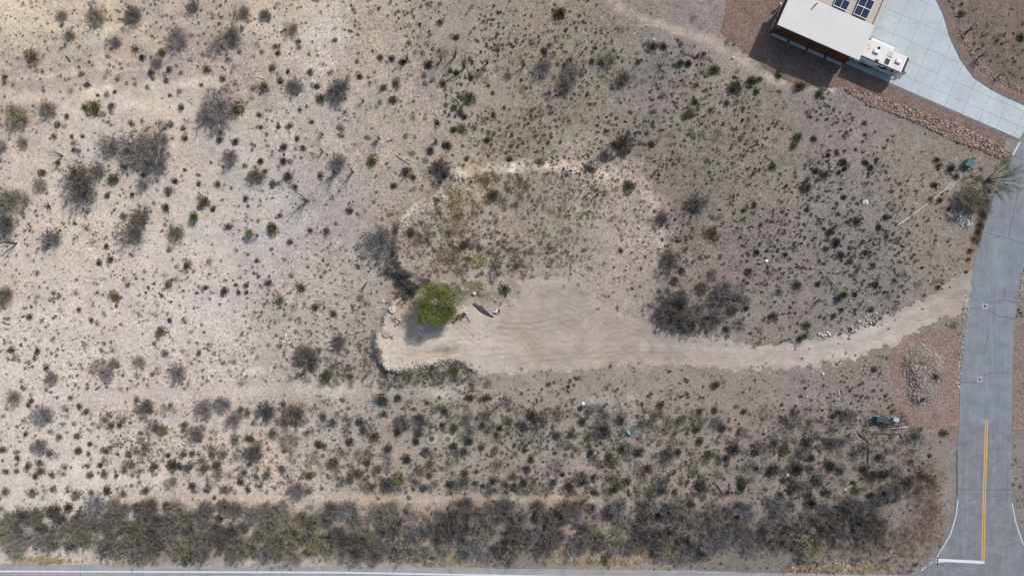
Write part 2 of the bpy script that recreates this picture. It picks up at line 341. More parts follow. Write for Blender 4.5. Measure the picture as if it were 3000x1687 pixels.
# ------------------------------------------------------------------ ground
def srgb(c): c = np.asarray(c, float) / 255; return np.where(c <= 0.04045, c / 12.92, ((c + 0.055) / 1.055) ** 2.4)
SOIL_SHADE = [(60,200,176,161,147),(220,190,174,159,146),(400,185,176,161,148),(560,195,174,160,147),(720,190,178,164,151),(820,225,180,167,155),(350,135,186,170,152),(650,130,180,165,148),(1690,815,186,170,160),(1850,830,182,166,157),(1900,720,192,174,163),(1880,640,192,174,162),(2000,650,132,121,113),(1985,770,134,123,115),(2010,560,136,126,117),(1980,880,146,134,125),(1500,400,150,137,120),(1650,200,150,138,124),(2050,520,140,130,121),(1840,760,192,174,164),(1780,620,188,171,159),(1250,740,176,160,142),(1000,1085,158,147,132),(1300,1110,160,149,136),(1130,1120,158,148,134),
   # x, y, soil tone with uneven light painted in, paler left, darker right
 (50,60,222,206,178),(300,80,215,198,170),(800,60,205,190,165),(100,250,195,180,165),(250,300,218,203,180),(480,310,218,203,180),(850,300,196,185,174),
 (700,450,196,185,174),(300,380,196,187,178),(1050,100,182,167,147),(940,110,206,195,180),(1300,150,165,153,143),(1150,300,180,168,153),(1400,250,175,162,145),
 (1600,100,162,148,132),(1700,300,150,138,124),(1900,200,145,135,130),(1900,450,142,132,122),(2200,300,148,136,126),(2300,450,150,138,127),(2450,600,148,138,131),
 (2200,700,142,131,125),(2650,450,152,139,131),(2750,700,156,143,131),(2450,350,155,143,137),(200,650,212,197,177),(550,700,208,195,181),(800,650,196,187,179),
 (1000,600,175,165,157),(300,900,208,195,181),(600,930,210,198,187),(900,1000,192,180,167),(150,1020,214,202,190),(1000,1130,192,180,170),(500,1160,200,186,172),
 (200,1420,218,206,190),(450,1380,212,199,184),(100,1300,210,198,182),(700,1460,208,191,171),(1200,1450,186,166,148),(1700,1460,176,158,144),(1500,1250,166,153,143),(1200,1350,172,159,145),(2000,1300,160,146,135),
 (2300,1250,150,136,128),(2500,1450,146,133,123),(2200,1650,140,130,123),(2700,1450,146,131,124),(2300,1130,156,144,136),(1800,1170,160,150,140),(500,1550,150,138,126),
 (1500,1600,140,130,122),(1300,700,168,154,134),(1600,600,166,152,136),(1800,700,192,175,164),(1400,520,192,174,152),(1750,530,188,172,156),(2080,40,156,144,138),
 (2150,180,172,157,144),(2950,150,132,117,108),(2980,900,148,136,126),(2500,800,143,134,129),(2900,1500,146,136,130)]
def soil_shade_colour(X, Y):
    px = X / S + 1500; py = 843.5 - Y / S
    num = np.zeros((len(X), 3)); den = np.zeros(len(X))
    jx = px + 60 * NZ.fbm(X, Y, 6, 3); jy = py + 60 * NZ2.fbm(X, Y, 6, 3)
    for x, y, r, g, b in SOIL_SHADE:
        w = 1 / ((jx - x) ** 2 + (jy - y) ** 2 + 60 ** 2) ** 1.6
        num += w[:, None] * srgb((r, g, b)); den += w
    gain = sstep(600, 1700, px)[:, None]; c = num / den[:, None] / 1.12 * (np.array([0.97, 0.985, 1.03]) * (1 - gain) + np.array([0.845, 0.885, 0.90]) * gain)  # right side dimmed further, as part of the painted light
    # pale bare strips: old two-tracks, the sandy wash, plus painted sunlight on the raised pad's rim
    for line, wd, col, amt in [
        ([(0,285),(200,290),(330,262),(500,250),(640,238)], 15, (224,209,184), 0.95), ([(330,300),(440,315),(560,300)], 24, (216,202,180), 0.7),
        ([(0,470),(180,450)], 14, (214,200,182), 0.5), ([(200,1190),(600,1150),(900,1138),(1350,1142)], 20, (204,188,174), 0.9),
        ([(200,1035),(330,1040)], 9, (222,208,196), 0.7), ([(640,1078),(770,1088)], 9, (222,210,200), 0.7), ([(380,960),(620,935)], 16, (214,203,194), 0.6),
        ([(0,1400),(250,1410),(500,1395)], 10, (218,206,192), 0.6), ([(350,1470),(700,1462),(1100,1458),(1500,1462),(1800,1472)], 13, (206,186,166), 0.7),
        ([(1790,0),(1880,55),(1960,80),(2060,110),(2150,160),(2230,215),(2320,250),(2440,262)], 13, (196,178,160), 0.75),
        ([(1340,520),(1440,498),(1560,488),(1680,498),(1790,525),(1900,590),(1938,690),(1925,790)], 15, (204,186,168), 0.9),([(0,235),(150,225),(330,200),(480,205)], 6, (212,196,172), 0.7),([(0,60),(200,90),(420,80)], 12, (224,208,180), 0.8),([(0,345),(160,335),(300,330)], 7, (218,204,182), 0.7),([(0,118),(260,128),(480,112)], 5, (210,193,168), 0.6),([(450,70),(700,75),(900,90)], 9, (208,192,168), 0.7),([(560,360),(700,340),(860,335)], 7, (208,196,180), 0.6),([(120,700),(400,720),(700,735)], 9, (216,202,184), 0.6),([(300,985),(560,1000),(760,985)], 8, (208,194,178), 0.6),([(300,1250),(700,1262),(950,1250)], 6, (206,190,174), 0.6), ([(930,95),(1010,110)], 20, (216,206,196), 0.7),
        ([(1180,640),(1230,605),(1300,585)], 12, (214,200,184), 0.6), ([(1160,740),(1200,810),(1260,832)], 8, (208,192,172), 0.6), ([(1960,800),(2160,810)], 12, (160,140,132), 0.6),
        ([(2480,965),(2560,925)], 14, (190,176,164), 0.6), ([(1830,1165),(1850,1155)], 16, (176,164,156), 0.7), ([(1735,1170),(1790,1165)], 14, (180,168,160), 0.7), ([(1930,1165),(1960,1170)], 12, (184,172,162), 0.7)]:
        d = ldist(WP(line), X, Y) + 0.5 * NZ3.fbm(X, Y, 2.5, 3)
        k = amt * (1 - sstep(wd * S * 0.2, wd * S * 1.7, d)) * np.clip(0.75 + 0.9 * NZ.fbm(X, Y + 77, 2.2, 3), 0.15, 1.1); c = c * (1 - k[:, None]) + k[:, None] * srgb(col) / 1.14 * (0.95, 1.0, 1.05)
    # dry reddish litter on the corner by the junction, bank shade painted along its foot
    for line, wd, col, amt in [([(2690,1380),(2720,1450),(2720,1540),(2560,1600),(2480,1610)], 26, (128,108,96), 0.6), ([(2890,600),(2860,700),(2835,780)], 9, (140,112,90), 0.6),
        ([(1140,730),(1160,800),(1220,850)], 14, (112,104,100), 0.6), ([(1180,885),(1230,878)], 12, (150,122,104), 0.6), ([(2780,1290),(2785,1400),(2775,1500)], 14, (150,139,133), 0.6)]:
        d = ldist(WP(line), X, Y) + 0.7 * NZ3.fbm(X, Y, 2.5, 3)
        k = amt * (1 - sstep(wd * S * 0.4, wd * S * 1.6, d)); c = c * (1 - k[:, None]) + k[:, None] * srgb(col) / 1.14 * (0.95, 1.0, 1.05)
    return np.clip(c, 0.02, 0.62)
def stony(X, Y):
    px = X / S + 1500; py = 843.5 - Y / S
    v = 0.45 + 0.55 * NZ.fbm(X + 50, Y, 9, 3)
    v += 0.35 * np.exp(-(((px - 200) / 500) ** 2 + ((py - 170) / 90) ** 2)) + 0.3 * sstep(600, 1000, px) * (1 - sstep(700, 900, py))
    v -= 0.6 * np.exp(-(((px - 420) / 260) ** 2 + ((py - 300) / 50) ** 2))
    return np.clip(v, 0.05, 0.95)
def axis(lo, hi, step, far):
    a = np.arange(lo, hi + 1e-6, step); out = []; d = step
    x = hi
    while x < far: d *= 1.35; x += d; out.append(x)
    o = np.array(out); return np.concatenate([(lo + hi) - o[::-1], a, o])
GX = axis(-82, 82, 0.26, 2500); GY = axis(-50, 50, 0.26, 2500)
def grid_faces(nx, ny):
    i = np.arange(nx - 1)[:, None] * ny + np.arange(ny - 1)[None, :]; i = i.ravel()
    return np.stack([i, i + ny, i + ny + 1, i + 1], 1)
XX, YY = np.meshgrid(GX, GY, indexing='ij'); XX = XX.ravel(); YY = YY.ravel()
ZZ = height(XX, YY)
built = np.minimum(np.minimum(sdist(ROAD, XX, YY), sdist(MAIN, XX, YY)), np.minimum(sdist(DRIVE, XX, YY), sdist(HOUSE_FOOT, XX, YY)))
ZZ = ZZ - 0.06 * sstep(-0.15, -0.5, built)
me = np_mesh('ground', np.stack([XX, YY, ZZ], 1), grid_faces(len(GX), len(GY)), M_GROUND, soil_shade_colour(XX, YY), True)
at = me.attributes.new('stony', 'FLOAT', 'POINT'); at.data.foreach_set('value', stony(XX, YY).astype(np.float32))
tag(link('ground', me), 'dry sandy desert soil with scattered gravel', None, None, 'structure')

def sheet(name, poly, mat, lift=0.03, edge=0.35, wob=0.35, colour=None, step=0.2, label=None):
    """thin layer lying on the ground whose rim feathers irregularly into the soil"""
    lo = poly.min(0) - 1.2; hi = poly.max(0) + 1.2
    lo = np.maximum(lo, (-86, -54)); hi = np.minimum(hi, (86, 54))
    gx = np.arange(lo[0], hi[0] + step, step); gy = np.arange(lo[1], hi[1] + step, step)
    X, Y = np.meshgrid(gx, gy, indexing='ij'); X = X.ravel(); Y = Y.ravel()
    d = sdist(poly, X, Y) + wob * (0.7 * NZ3.fbm(X, Y, 1.6, 3) + 0.5 * NZ2.fbm(X, Y, 0.6, 2))
    Z = height(X, Y) + np.clip(-d / edge, -1.6, 1.0) * lift
    F = grid_faces(len(gx), len(gy)); keep = (d[F].min(1) < edge * 1.5)
    F = F[keep]; used = np.unique(F); mp = np.full(len(X), -1); mp[used] = np.arange(len(used))
    V = np.stack([X, Y, Z], 1)[used]
    me = np_mesh(name, V, mp[F], mat, None if colour is None else colour(V[:, 0], V[:, 1]), True)
    return tag(link(name, me), label, None, None, 'structure')
def track_colour(X, Y):
    px = X / S + 1500; py = 843.5 - Y / S
    pts = [(1130,1020,212,196,176),(1200,1070,212,194,172),(1300,1050,206,186,164),(1200,1000,198,184,172),(1250,930,176,156,142),(1180,900,178,150,130),(1290,1005,204,194,184),(1400,990,192,182,172),(1450,1050,178,170,160),(1500,960,178,160,147),
        (1550,1010,180,160,144),(1620,900,172,160,150),(1700,850,160,149,142),(1700,1000,176,160,148),(1850,1000,168,153,142),(1950,1020,166,152,144),(2100,1040,174,160,150),(2300,1050,178,164,154),(2450,1020,182,170,160),(2560,990,186,174,164),(2700,920,176,162,150),(2800,860,164,150,140),(1600,1080,166,156,146)]
    num = np.zeros((len(X), 3)); den = np.zeros(len(X)); jx = px + 30 * NZ.fbm(X, Y, 4, 3); jy = py + 30 * NZ2.fbm(X, Y, 4, 3)
    for x, y, r, g, b in pts:
        w = 1 / ((jx - x) ** 2 + (jy - y) ** 2 + 60 ** 2) ** 1.5; num += w[:, None] * srgb((r, g, b)); den += w
    c = num / den[:, None] / 1.06 * (0.95, 0.98, 1.01)
    d = ldist(WP([(2840,858),(2700,925),(2560,990),(2480,1015),(2350,1040),(2150,1045),(1900,1035)]), X, Y)
    rut = np.exp(-((d - 1.0) / 0.45) ** 2); c = c * (1 + 0.10 * rut[:, None])
    for L, amp in [([(1430,940),(1490,946),(1545,950),(1602,937),(1665,921)], -0.13), ([(1440,956),(1500,962),(1560,964),(1630,948),(1690,936)], -0.11), ([(1400,990),(1470,975),(1530,990),(1570,1030)], -0.12), ([(1405,1000),(1478,988),(1520,1005),(1548,1045)], 0.10),
            ([(1335,930),(1360,955),(1390,985)], -0.2), ([(1350,935),(1378,960),(1410,980)], -0.18), ([(1320,945),(1345,968),(1375,995)], -0.16), ([(1160,1045),(1230,1050),(1300,1040),(1350,1030)], -0.14), ([(1170,1058),(1240,1062),(1310,1050)], 0.12), ([(1180,1020),(1260,1028),(1330,1016)], -0.12),
            ([(1230,1000),(1300,990),(1370,985),(1420,990)], 0.16), ([(1440,1060),(1560,1040),(1700,1035),(1850,1030),(2000,1035)], -0.10), ([(1450,1030),(1600,1010),(1750,1005),(1900,1010),(2050,1020)], 0.09), ([(1560,830),(1620,870),(1700,900),(1800,940),(1930,990)], -0.10), ([(1600,825),(1660,865),(1740,895),(1830,925)], 0.08), ([(1500,1075),(1650,1058),(1800,1055)], 0.08)]:
        q = ldist(WP(L), X, Y) + 0.12 * NZ3.fbm(X, Y, 0.7, 2)
        c = c * (1 + amp * (np.exp(-(q / 0.2) ** 2) + np.exp(-((q - 0.75) / 0.2) ** 2) * 0.7))[:, None]
    dk = np.exp(-(((px - 1310) / 38) ** 2 + ((py - 1022) / 14) ** 2)) * 0.45 * (1 + 0.8 * NZ3.fbm(X, Y, 0.8, 3)); c = c * (1 - np.clip(dk, 0, 0.6)[:, None])
    return np.clip(c, 0.02, 0.6)
sheet('dirt_track', TRACK, M_TRACK, 0.045, 0.9, 1.3, track_colour, 0.14, 'graded pale dirt track widening into a turning pad')
sheet('gravel_bed', GRAVEL_A, M_GRAV, 0.035, 0.3, 0.3, None, 0.22, 'red-brown gravel bed around the garage and along the driveway')
sheet('gravel_bed', ISLAND_BED, M_GRAV2, 0.035, 0.4, 0.7, None, 0.22, 'rose-brown gravel bed around the stone island beside the road')
sheet('gravel_bed', EAST_BED, M_GRAV2, 0.035, 0.3, 0.3, None, 0.22, 'rose-brown gravel verge across the road from the stone island')
dc = WP(DRIVE_CURVE)
def offset_line(L, o):
    out = []
    for i in range(len(L)):
        d = L[min(i + 1, len(L) - 1)] - L[max(i - 1, 0)]; d = d / np.linalg.norm(d); out.append(L[i] + o * np.array([-d[1], d[0]]))
    return np.array(out)
def resample(L, step):
    L = np.asarray(L, float); seg = np.linalg.norm(np.diff(L, axis=0), axis=1); s = np.concatenate([[0], np.cumsum(seg)])
    t = np.arange(0, s[-1], step); return np.stack([np.interp(t, s, L[:, 0]), np.interp(t, s, L[:, 1])], 1)
dcs = resample(dc, 1.0)
curve_bed = np.concatenate([offset_line(dcs, 0.3), offset_line(dcs, 1.65)[::-1]])
sheet('gravel_bed', curve_bed, M_GRAV, 0.035, 0.25, 0.15, None, 0.2, 'narrow red-brown gravel strip curving along the far driveway edge')

# ------------------------------------------------------------------ roads and markings
def ragged(poly, step, amp, seed):
    r = np.random.default_rng(seed); P = resample(np.concatenate([poly, poly[:1]]), step); return P + r.normal(0, amp, P.shape)
def flat(name, poly, z, mat, parent=None, skirt=0.08):
    return MB().prism(poly, z - skirt, z).build(name, mat, parent)
main_o = flat('main_road', ragged(MAIN, 1.5, 0.035, 1), 0.030, M_ASPH2); tag(main_o, 'worn grey main road edge with a white edge line', None, None, 'structure')
road_o = flat('side_road', ragged(ROAD, 1.2, 0.03, 2), 0.036, M_ASPH); tag(road_o, 'grey asphalt side road ending at the stop line', None, None, 'structure')
def ribbon(name, pts, width, z, mat, parent, step=0.6, jit=0.0, seed=0):
    L = resample(WP(pts), step) if step else WP(pts); L = np.concatenate([L, WP(pts)[-1:]])
    r = np.random.default_rng(seed); w = width / 2 * (1 + (r.normal(0, 0.25, len(L)) if jit > 0 else 0)); L = L + r.normal(0, jit, L.shape)
    a = []; b = []
    for i in range(len(L)):
        d = L[min(i + 1, len(L) - 1)] - L[max(i - 1, 0)]; d = d / (np.linalg.norm(d) + 1e-9); n = np.array([-d[1], d[0]]); ww = w[i] if jit > 0 else w
        a.append(L[i] + n * ww); b.append(L[i] - n * ww)
    V = np.concatenate([np.c_[np.array(a), np.full(len(a), z)], np.c_[np.array(b), np.full(len(b), z)]]); n = len(a)
    F = [(i, i + n, i + n + 1, i + 1) for i in range(n - 1)]
    return link(name, np_mesh(name, V, F, mat), parent)
ribbon('edge_line', [(-700,1664),(0,1672),(1000,1675.5),(1600,1687),(2300,1698),(3900,1722)], 0.24, 0.036, M_LINE, main_o, 2.0)
ribbon('yellow_line', [(2893,1228),(2886.5,1435),(2882,1646)], 0.17, 0.042, M_YELLOW, road_o, 2.0)
ribbon('yellow_line', [(2887,1228),(2880.5,1435),(2876,1646)], 0.17, 0.042, M_YELLOW, road_o, 2.0)
ribbon('stop_line', [(2742,1639),(2884,1646)], 0.42, 0.040, M_LINE, road_o, 2.0)
ribbon('edge_line', [(2806,1466),(2800,1512),(2785,1563),(2765,1597),(2744,1631)], 0.11, 0.042, M_LINE, road_o, 0.8)
ribbon('edge_line', [(2734,1643),(2724,1650)], 0.10, 0.042, M_LINE, road_o, 0.5)
ribbon('edge_line', [(2714,1658),(2698,1669)], 0.10, 0.042, M_LINE, road_o, 0.5)
ribbon('edge_line', [(2965,1474),(2975,1528),(2994.5,1586),(3010,1612)], 0.11, 0.042, M_LINE, road_o, 0.8)
T6 = lambda x, y: (2000 + x / 2.576, 562 + y / 2.576)
for i, cr in enumerate([[T6(2265,305),T6(2350,330),T6(2450,350),T6(2576,395)], [T6(2530,0),T6(2500,150),T6(2458,340)], [T6(2145,882),T6(2250,878),T6(2300,885),T6(2380,940),T6(2500,955)],
        [T6(2300,832),T6(2360,825),T6(2425,815),T6(2515,835)], [T6(2430,730),T6(2428,818)], [T6(2095,1435),T6(2200,1434),T6(2222,1425)], [T6(2265,1385),T6(2310,1365),T6(2400,1358),T6(2482,1372)],
        [(2806,1432),(2860,1433),(2900,1434),(2962,1433)], [(2804,1318),(2803,1380),(2804,1454)], [(2757,1648),(2768,1660),(2782,1674)], [(2965,455),(3000,470)], [(2897,980),(2890,1000),(2885,1040)]]):
    ribbon('crack', cr, 0.055 if i != 8 else 0.09, 0.0405, M_CRACK, road_o, 0.35, 0.03, i + 40)
for i, x in enumerate((60,235,420,555,610,830,945,1135,1320,1480,1650,1765,2060,2200,2335)):
    y0 = 1652 + x * 0.0098; ribbon('crack', [(x, y0), (x + random.uniform(-3, 3), y0 + 18), (x + random.uniform(-2, 2), 1715)], 0.04, 0.0345, M_CRACK, main_o, 0.4, 0.02, i + 80)
for i, (x, y, rz) in enumerate([(2885, 897, 0.1), (2869.5, 1110.5, 0.03)]):
    p = W(x, y); t = empty('survey_monument', (p[0], p[1], 0.036), -rz)
    tag(t, ['pale concrete square set in the asphalt, its round cap chipped and dark', 'pale concrete square with a small dark round cap, crossed by no wheel marks'][i] if False else
        ['pale square monument cover in the road where two cracks spread right', 'pale square monument cover in the road level with the stone island'][i], 'survey marker', 'survey monument covers in the side road')
    MB().box((0, 0, 0.004), (0.74, 0.78, 0.012)).build('collar', M_PALECONC, t)
    MB().lathe([(0.17, 0.006), (0.17, 0.018), (0.10, 0.022), (0.05, 0.022)], n=16).build('cap', M_CRACK, t)

# ------------------------------------------------------------------ driveway slabs and paver borders
GU = np.array([0.9165, -0.400]); GU /= np.linalg.norm(GU); GV = np.array([-GU[1], GU[0]])      # along the garage front / away from it
def clip(poly, cell):
    out = [np.array(p) for p in poly]
    for i in range(4):
        a = cell[i]; b = cell[(i + 1) % 4]; e = b - a; inp = out; out = []
        if not inp: return []
        f = lambda p: e[0] * (p[1] - a[1]) - e[1] * (p[0] - a[0])
        for j in range(len(inp)):
            p, q = inp[j], inp[(j + 1) % len(inp)]; fp, fq = f(p), f(q)
            if fp >= 0: out.append(p)
            if (fp >= 0) != (fq >= 0): out.append(p + (q - p) * (fp / (fp - fq)))
    return out
base = MB().prism(DRIVE, -0.05, 0.012).build('driveway', M_JOINT); tag(base, 'pale blue-grey concrete driveway of large jointed slabs', None, None, 'structure')
O = DRIVE[0]; vs_ = [-2, 36 * S, 80 * S, 135 * S, 196 * S, 257 * S, 318 * S, 380 * S, 440 * S]; us_ = list(np.arange(-9.0, 34, 2.75))
Dp = DRIVE[::-1] if sum(DRIVE[i][0] * DRIVE[(i + 1) % len(DRIVE)][1] - DRIVE[(i + 1) % len(DRIVE)][0] * DRIVE[i][1] for i in range(len(DRIVE))) < 0 else DRIVE
for i in range(len(us_) - 1):
    for j in range(len(vs_) - 1):
        g = 0.015
        cell = [O + GU * u + GV * v for u, v in ((us_[i] + g, vs_[j] + g), (us_[i + 1] - g, vs_[j] + g), (us_[i + 1] - g, vs_[j + 1] - g), (us_[i] + g, vs_[j + 1] - g))]
        c = clip(Dp, cell)
        if len(c) >= 3 and abs(sum(c[k][0] * c[(k + 1) % len(c)][1] - c[(k + 1) % len(c)][0] * c[k][1] for k in range(len(c)))) > 0.2:
            MB().prism(c, 0.0, 0.045 + random.uniform(-0.003, 0.003)).build('slab', M_CONC, base)
def pavers(name, L, width, rows, mat, plen=0.22, z=0.05, label=None):
    L = resample(L, plen); mb = MB(); r = random.Random(5)
    for i in range(len(L) - 1):
        d = L[i + 1] - L[i]; d = d / np.linalg.norm(d); n = np.array([-d[1], d[0]]); a = math.atan2(d[1], d[0])
        for k in range(rows):
            c = (L[i] + L[i + 1]) / 2 + n * ((k + 0.5) / rows - 0.5) * width
            mb.box((c[0], c[1], z / 2 + r.uniform(-.004, .004)), (plen - 0.02, width / rows - 0.02, z), a)
    return tag(mb.build(name, mat), label, None, None, 'structure')
pavers('paver_border', WP([(2475,193.5),(2725,302),(2978,412)]), 0.45, 2, M_PAVER, label='dark paver border along the straight driveway edge')
pavers('paver_border', offset_line(dcs, 0.26), 0.5, 2, M_PAVER, label='dark paver border along the curved driveway edge')
q = WP([(2948,404),(2985,418),(2966,452),(2940,438)])
mb = MB(); rr = random.Random(4)
for i in range(9):
    for j in range(9):
        s, t = (i + .5) / 9, (j + .5) / 9; p = (1 - s) * ((1 - t) * q[0] + t * q[3]) + s * ((1 - t) * q[1] + t * q[2])
        mb.box((p[0], p[1], 0.03 + rr.uniform(-.003, .003)), (0.195, 0.185, 0.06), -0.38)
tag(mb.build('paver_apron', M_PAVER2), 'small rose paver apron at the foot of the driveway', None, None, 'structure')
MB().prism(WP([(2985,416),(2989,418),(2968,457),(2963,455)]), 0.0, 0.09).build('kerb', M_SILL)['kind'] = 'structure'

# ------------------------------------------------------------------ stones
def stone_mesh(seed, sub=1):
    bm = bmesh.new(); bmesh.ops.create_icosphere(bm, subdivisions=sub, radius=1.0); r = random.Random(seed)
    for v in bm.verts: v.co *= r.uniform(0.72, 1.2); v.co.z *= 0.68; v.co.x *= 1.15
    V = np.array([v.co[:] for v in bm.verts]); bm.verts.index_update(); F = np.array([[v.index for v in f.verts] for f in bm.faces]); bm.free()
    return V, F
STONE_T = [stone_mesh(s) for s in range(6)]
def scatter_mesh(name, templates, pts, scales, rots, tints, mat, parent=None, zsc=None, tilt=0.0):
    """merge many copies of small templates into one mesh"""
    VV = []; FF = []; TT = []; off = 0; n = len(pts); which = np.arange(n) % len(templates)
    for k, (V, F) in enumerate(templates):
        idx = np.where(which == k)[0]
        if len(idx) == 0: continue
        c = np.cos(rots[idx])[:, None]; s = np.sin(rots[idx])[:, None]
        x = V[None, :, 0] * c - V[None, :, 1] * s; y = V[None, :, 0] * s + V[None, :, 1] * c; z = np.repeat(V[None, :, 2], len(idx), 0)
        P = np.stack([x, y, z], 2) * scales[idx][:, None, None]
        if zsc is not None: P[:, :, 2] *= zsc[idx][:, None]
        P += pts[idx][:, None, :]
        VV.append(P.reshape(-1, 3)); T = tints[idx]
        TT.append(np.repeat(T, len(V), 0) * np.tile(0.9 + 0.2 * rng.random((len(V), 1)), (len(idx), 1)))
        FF.append((F[None] + (np.arange(len(idx)) * len(V))[:, None, None] + off).reshape(-1, F.shape[1])); off += len(idx) * len(V)
    return link(name, np_mesh(name, np.concatenate(VV), np.concatenate(FF), mat, np.concatenate(TT)), parent)
def sample_poly(poly, n, inset=0.0):
    lo = poly.min(0); hi = poly.max(0); out = np.zeros((0, 2))
    while len(out) < n:
        p = lo + rng.random((n * 3, 2)) * (hi - lo); out = np.concatenate([out, p[sdist(poly, p[:, 0], p[:, 1]) < -inset]])
    return out[:n]
def pick(pal, n):
    pal = np.array(pal); a = pal[rng.integers(0, len(pal), n)]; return a * (0.8 + 0.4 * rng.random((n, 1)))
PAL_RIP = [(0.25,0.175,0.14),(0.32,0.24,0.195),(0.19,0.13,0.11),(0.38,0.31,0.26),(0.15,0.115,0.105),(0.28,0.20,0.16)]
PAL_GREY = [(0.24,0.22,0.21),(0.34,0.31,0.29),(0.16,0.145,0.14),(0.42,0.38,0.34),(0.26,0.205,0.185)]
PAL_CREAM = [(0.48,0.43,0.38),(0.40,0.355,0.31),(0.56,0.51,0.46),(0.32,0.28,0.255)]
STONE_ME = [np_mesh('stone', V, F, M_STONE, pick([p], 1)) for (V, F), p in zip([stone_mesh(40 + k) for k in range(6)], PAL_RIP)]
STONE_MG = [np_mesh('stone', V, F, M_STONE, pick([p], 1)) for (V, F), p in zip([stone_mesh(50 + k) for k in range(5)], PAL_GREY)]
STONE_MC = [np_mesh('stone', V, F, M_STONE, pick([p], 1)) for (V, F), p in zip([stone_mesh(60 + k) for k in range(4)], PAL_CREAM)]
def stone_bed(name, poly, nbig, nfill, pal, meshes, label, cat, rbig=(0.2, 0.34), rfill=(0.08, 0.2), mound=0.0, group=None):
    c = poly.mean(0); t = empty(name, (c[0], c[1], float(height(c[0:1], c[1:2])[0]))); tag(t, label, cat, group)
    oz = t.location.z
    def zat(p): return height(p[:, 0], p[:, 1]) + mound * sstep(0, -1.6, sdist(poly, p[:, 0], p[:, 1]))
    if mound > 0:
        lo = poly.min(0) - .3; hi = poly.max(0) + .3; gx = np.arange(lo[0], hi[0], .2); gy = np.arange(lo[1], hi[1], .2)
        X, Y = np.meshgrid(gx, gy, indexing='ij'); X = X.ravel(); Y = Y.ravel(); d = sdist(poly, X, Y)
        Z = zat(np.stack([X, Y], 1)) + np.clip(-d / .2, -1.5, 1) * .03
        F = grid_faces(len(gx), len(gy)); F = F[d[F].min(1) < 0.15]
        us = np.unique(F); mp = np.full(len(X), -1); mp[us] = np.arange(len(us))
        link('mound', np_mesh('mound', np.stack([X - c[0], Y - c[1], Z - oz], 1)[us], mp[F], M_TUFT, np.full((len(us), 3), (0.13, 0.11, 0.10)), True), t)
    p = sample_poly(poly, nfill); z = zat(p); r = rfill[0] + (rfill[1] - rfill[0]) * rng.random(nfill) ** 1.6
    o = scatter_mesh('stone_fill', STONE_T, np.c_[p[:, 0] - c[0], p[:, 1] - c[1], z - oz + r * 0.35], r, rng.random(nfill) * 6.28, pick(pal, nfill), M_STONE, t); o['kind'] = 'stuff'
    p = sample_poly(poly, nbig, 0.05); z = zat(p)
    for k in range(nbig):
        s = random.uniform(*rbig); o = link('stone', meshes[k % len(meshes)], t); o.location = (p[k, 0] - c[0], p[k, 1] - c[1], z[k] - oz + s * 0.35)
        o.rotation_euler = (random.uniform(-.3, .3), random.uniform(-.3, .3), random.uniform(0, 6.28)); o.scale = (s, s * random.uniform(.7, 1.1), s)
    return t
stone_bed('stone_bank', RIPRAP, 240, 3600, PAL_RIP, STONE_ME, 'bank of loose tan stones between the gravel bed and the desert', 'stone bank', (0.16, 0.27), (0.07, 0.16))
stone_bed('stone_island', ISLAND, 170, 4600, [tuple(1.0 * v for v in q_) for q_ in PAL_RIP + PAL_GREY], STONE_ME[:3] + STONE_MG, 'hourglass-shaped island of small mixed stones beside the road', 'stone bed', (0.10, 0.18), (0.05, 0.11), 0.65)
edge_rip = np.concatenate([offset_line(dcs, 1.6), offset_line(dcs, 2.3)[::-1]])
stone_bed('stone_edging', edge_rip, 90, 900, PAL_RIP, STONE_ME, 'curving line of tan stones outside the driveway gravel strip', 'stone edging', (0.13, 0.22), (0.06, 0.13))
def cluster(x, y, rx, ry, n, pal, meshes, label, big=(0.12, 0.26), fill=60, rot=0.0):
    a = np.linspace(0, 2 * math.pi, 18, endpoint=False); ca, sa = math.cos(rot), math.sin(rot)
    P = [(x + rx * math.cos(t) * ca - ry * math.sin(t) * sa, y + rx * math.cos(t) * sa + ry * math.sin(t) * ca) for t in a]
    stone_bed('rubble_pile', WP(P), n, fill, pal, meshes, label, 'rubble', big, (0.05, 0.12), 0.0)
cluster(835, 990, 20, 28, 36, PAL_CREAM + PAL_RIP[:2], STONE_MC, 'heap of broken cream stones beside a grey bush', (0.12, 0.22), 160)
cluster(2455, 1170, 24, 26, 26, PAL_GREY, STONE_MG, 'low heap of grey stones above the green utility cabinets', (0.1, 0.18), 170)
cluster(2530, 945, 52, 16, 40, PAL_CREAM, STONE_MC, 'pale rubble strip along the upper edge of the dirt track', (0.1, 0.2), 170, -0.55)
cluster(2415, 978, 20, 8, 14, PAL_CREAM, STONE_MC, 'few pale rocks next to the yucca at the track edge', (0.14, 0.26), 40)
cluster(1275, 600, 48, 15, 26, PAL_CREAM, STONE_MC, 'cream rubble on the upper rim of the raised pad', (0.09, 0.18), 240, -0.5)
cluster(1200, 655, 34, 14, 18, PAL_CREAM, STONE_MC, 'cream rubble lower on the rim beside the bare grey tree', (0.09, 0.18), 170, -0.7)
cluster(1170, 942, 16, 14, 18, PAL_GREY[:3], STONE_MG, 'dark rubble left of the bright green tree shadow', (0.1, 0.22), 70, 0.5)
cluster(1138, 978, 22, 9, 20, PAL_GREY, STONE_MG, 'grey rubble on the corner of the turning pad', (0.14, 0.3), 60, 0.6)
rim = resample(WP([(1133,925),(1127,958),(1110,983),(1107,1030),(1120,1058),(1140,1079),(1175,1085),(1250,1071),(1300,1059),(1338,1056),(1388,1079),(1420,1095)]), 0.4)
stone_bed('ledge_rubble', np.concatenate([offset_line(rim, -0.35), offset_line(rim, 0.3)[::-1]]), 60, 420, PAL_CREAM, STONE_MC, 'line of broken cream stones along the bank edge of the turning pad', 'rubble', (0.08, 0.2), (0.04, 0.10))
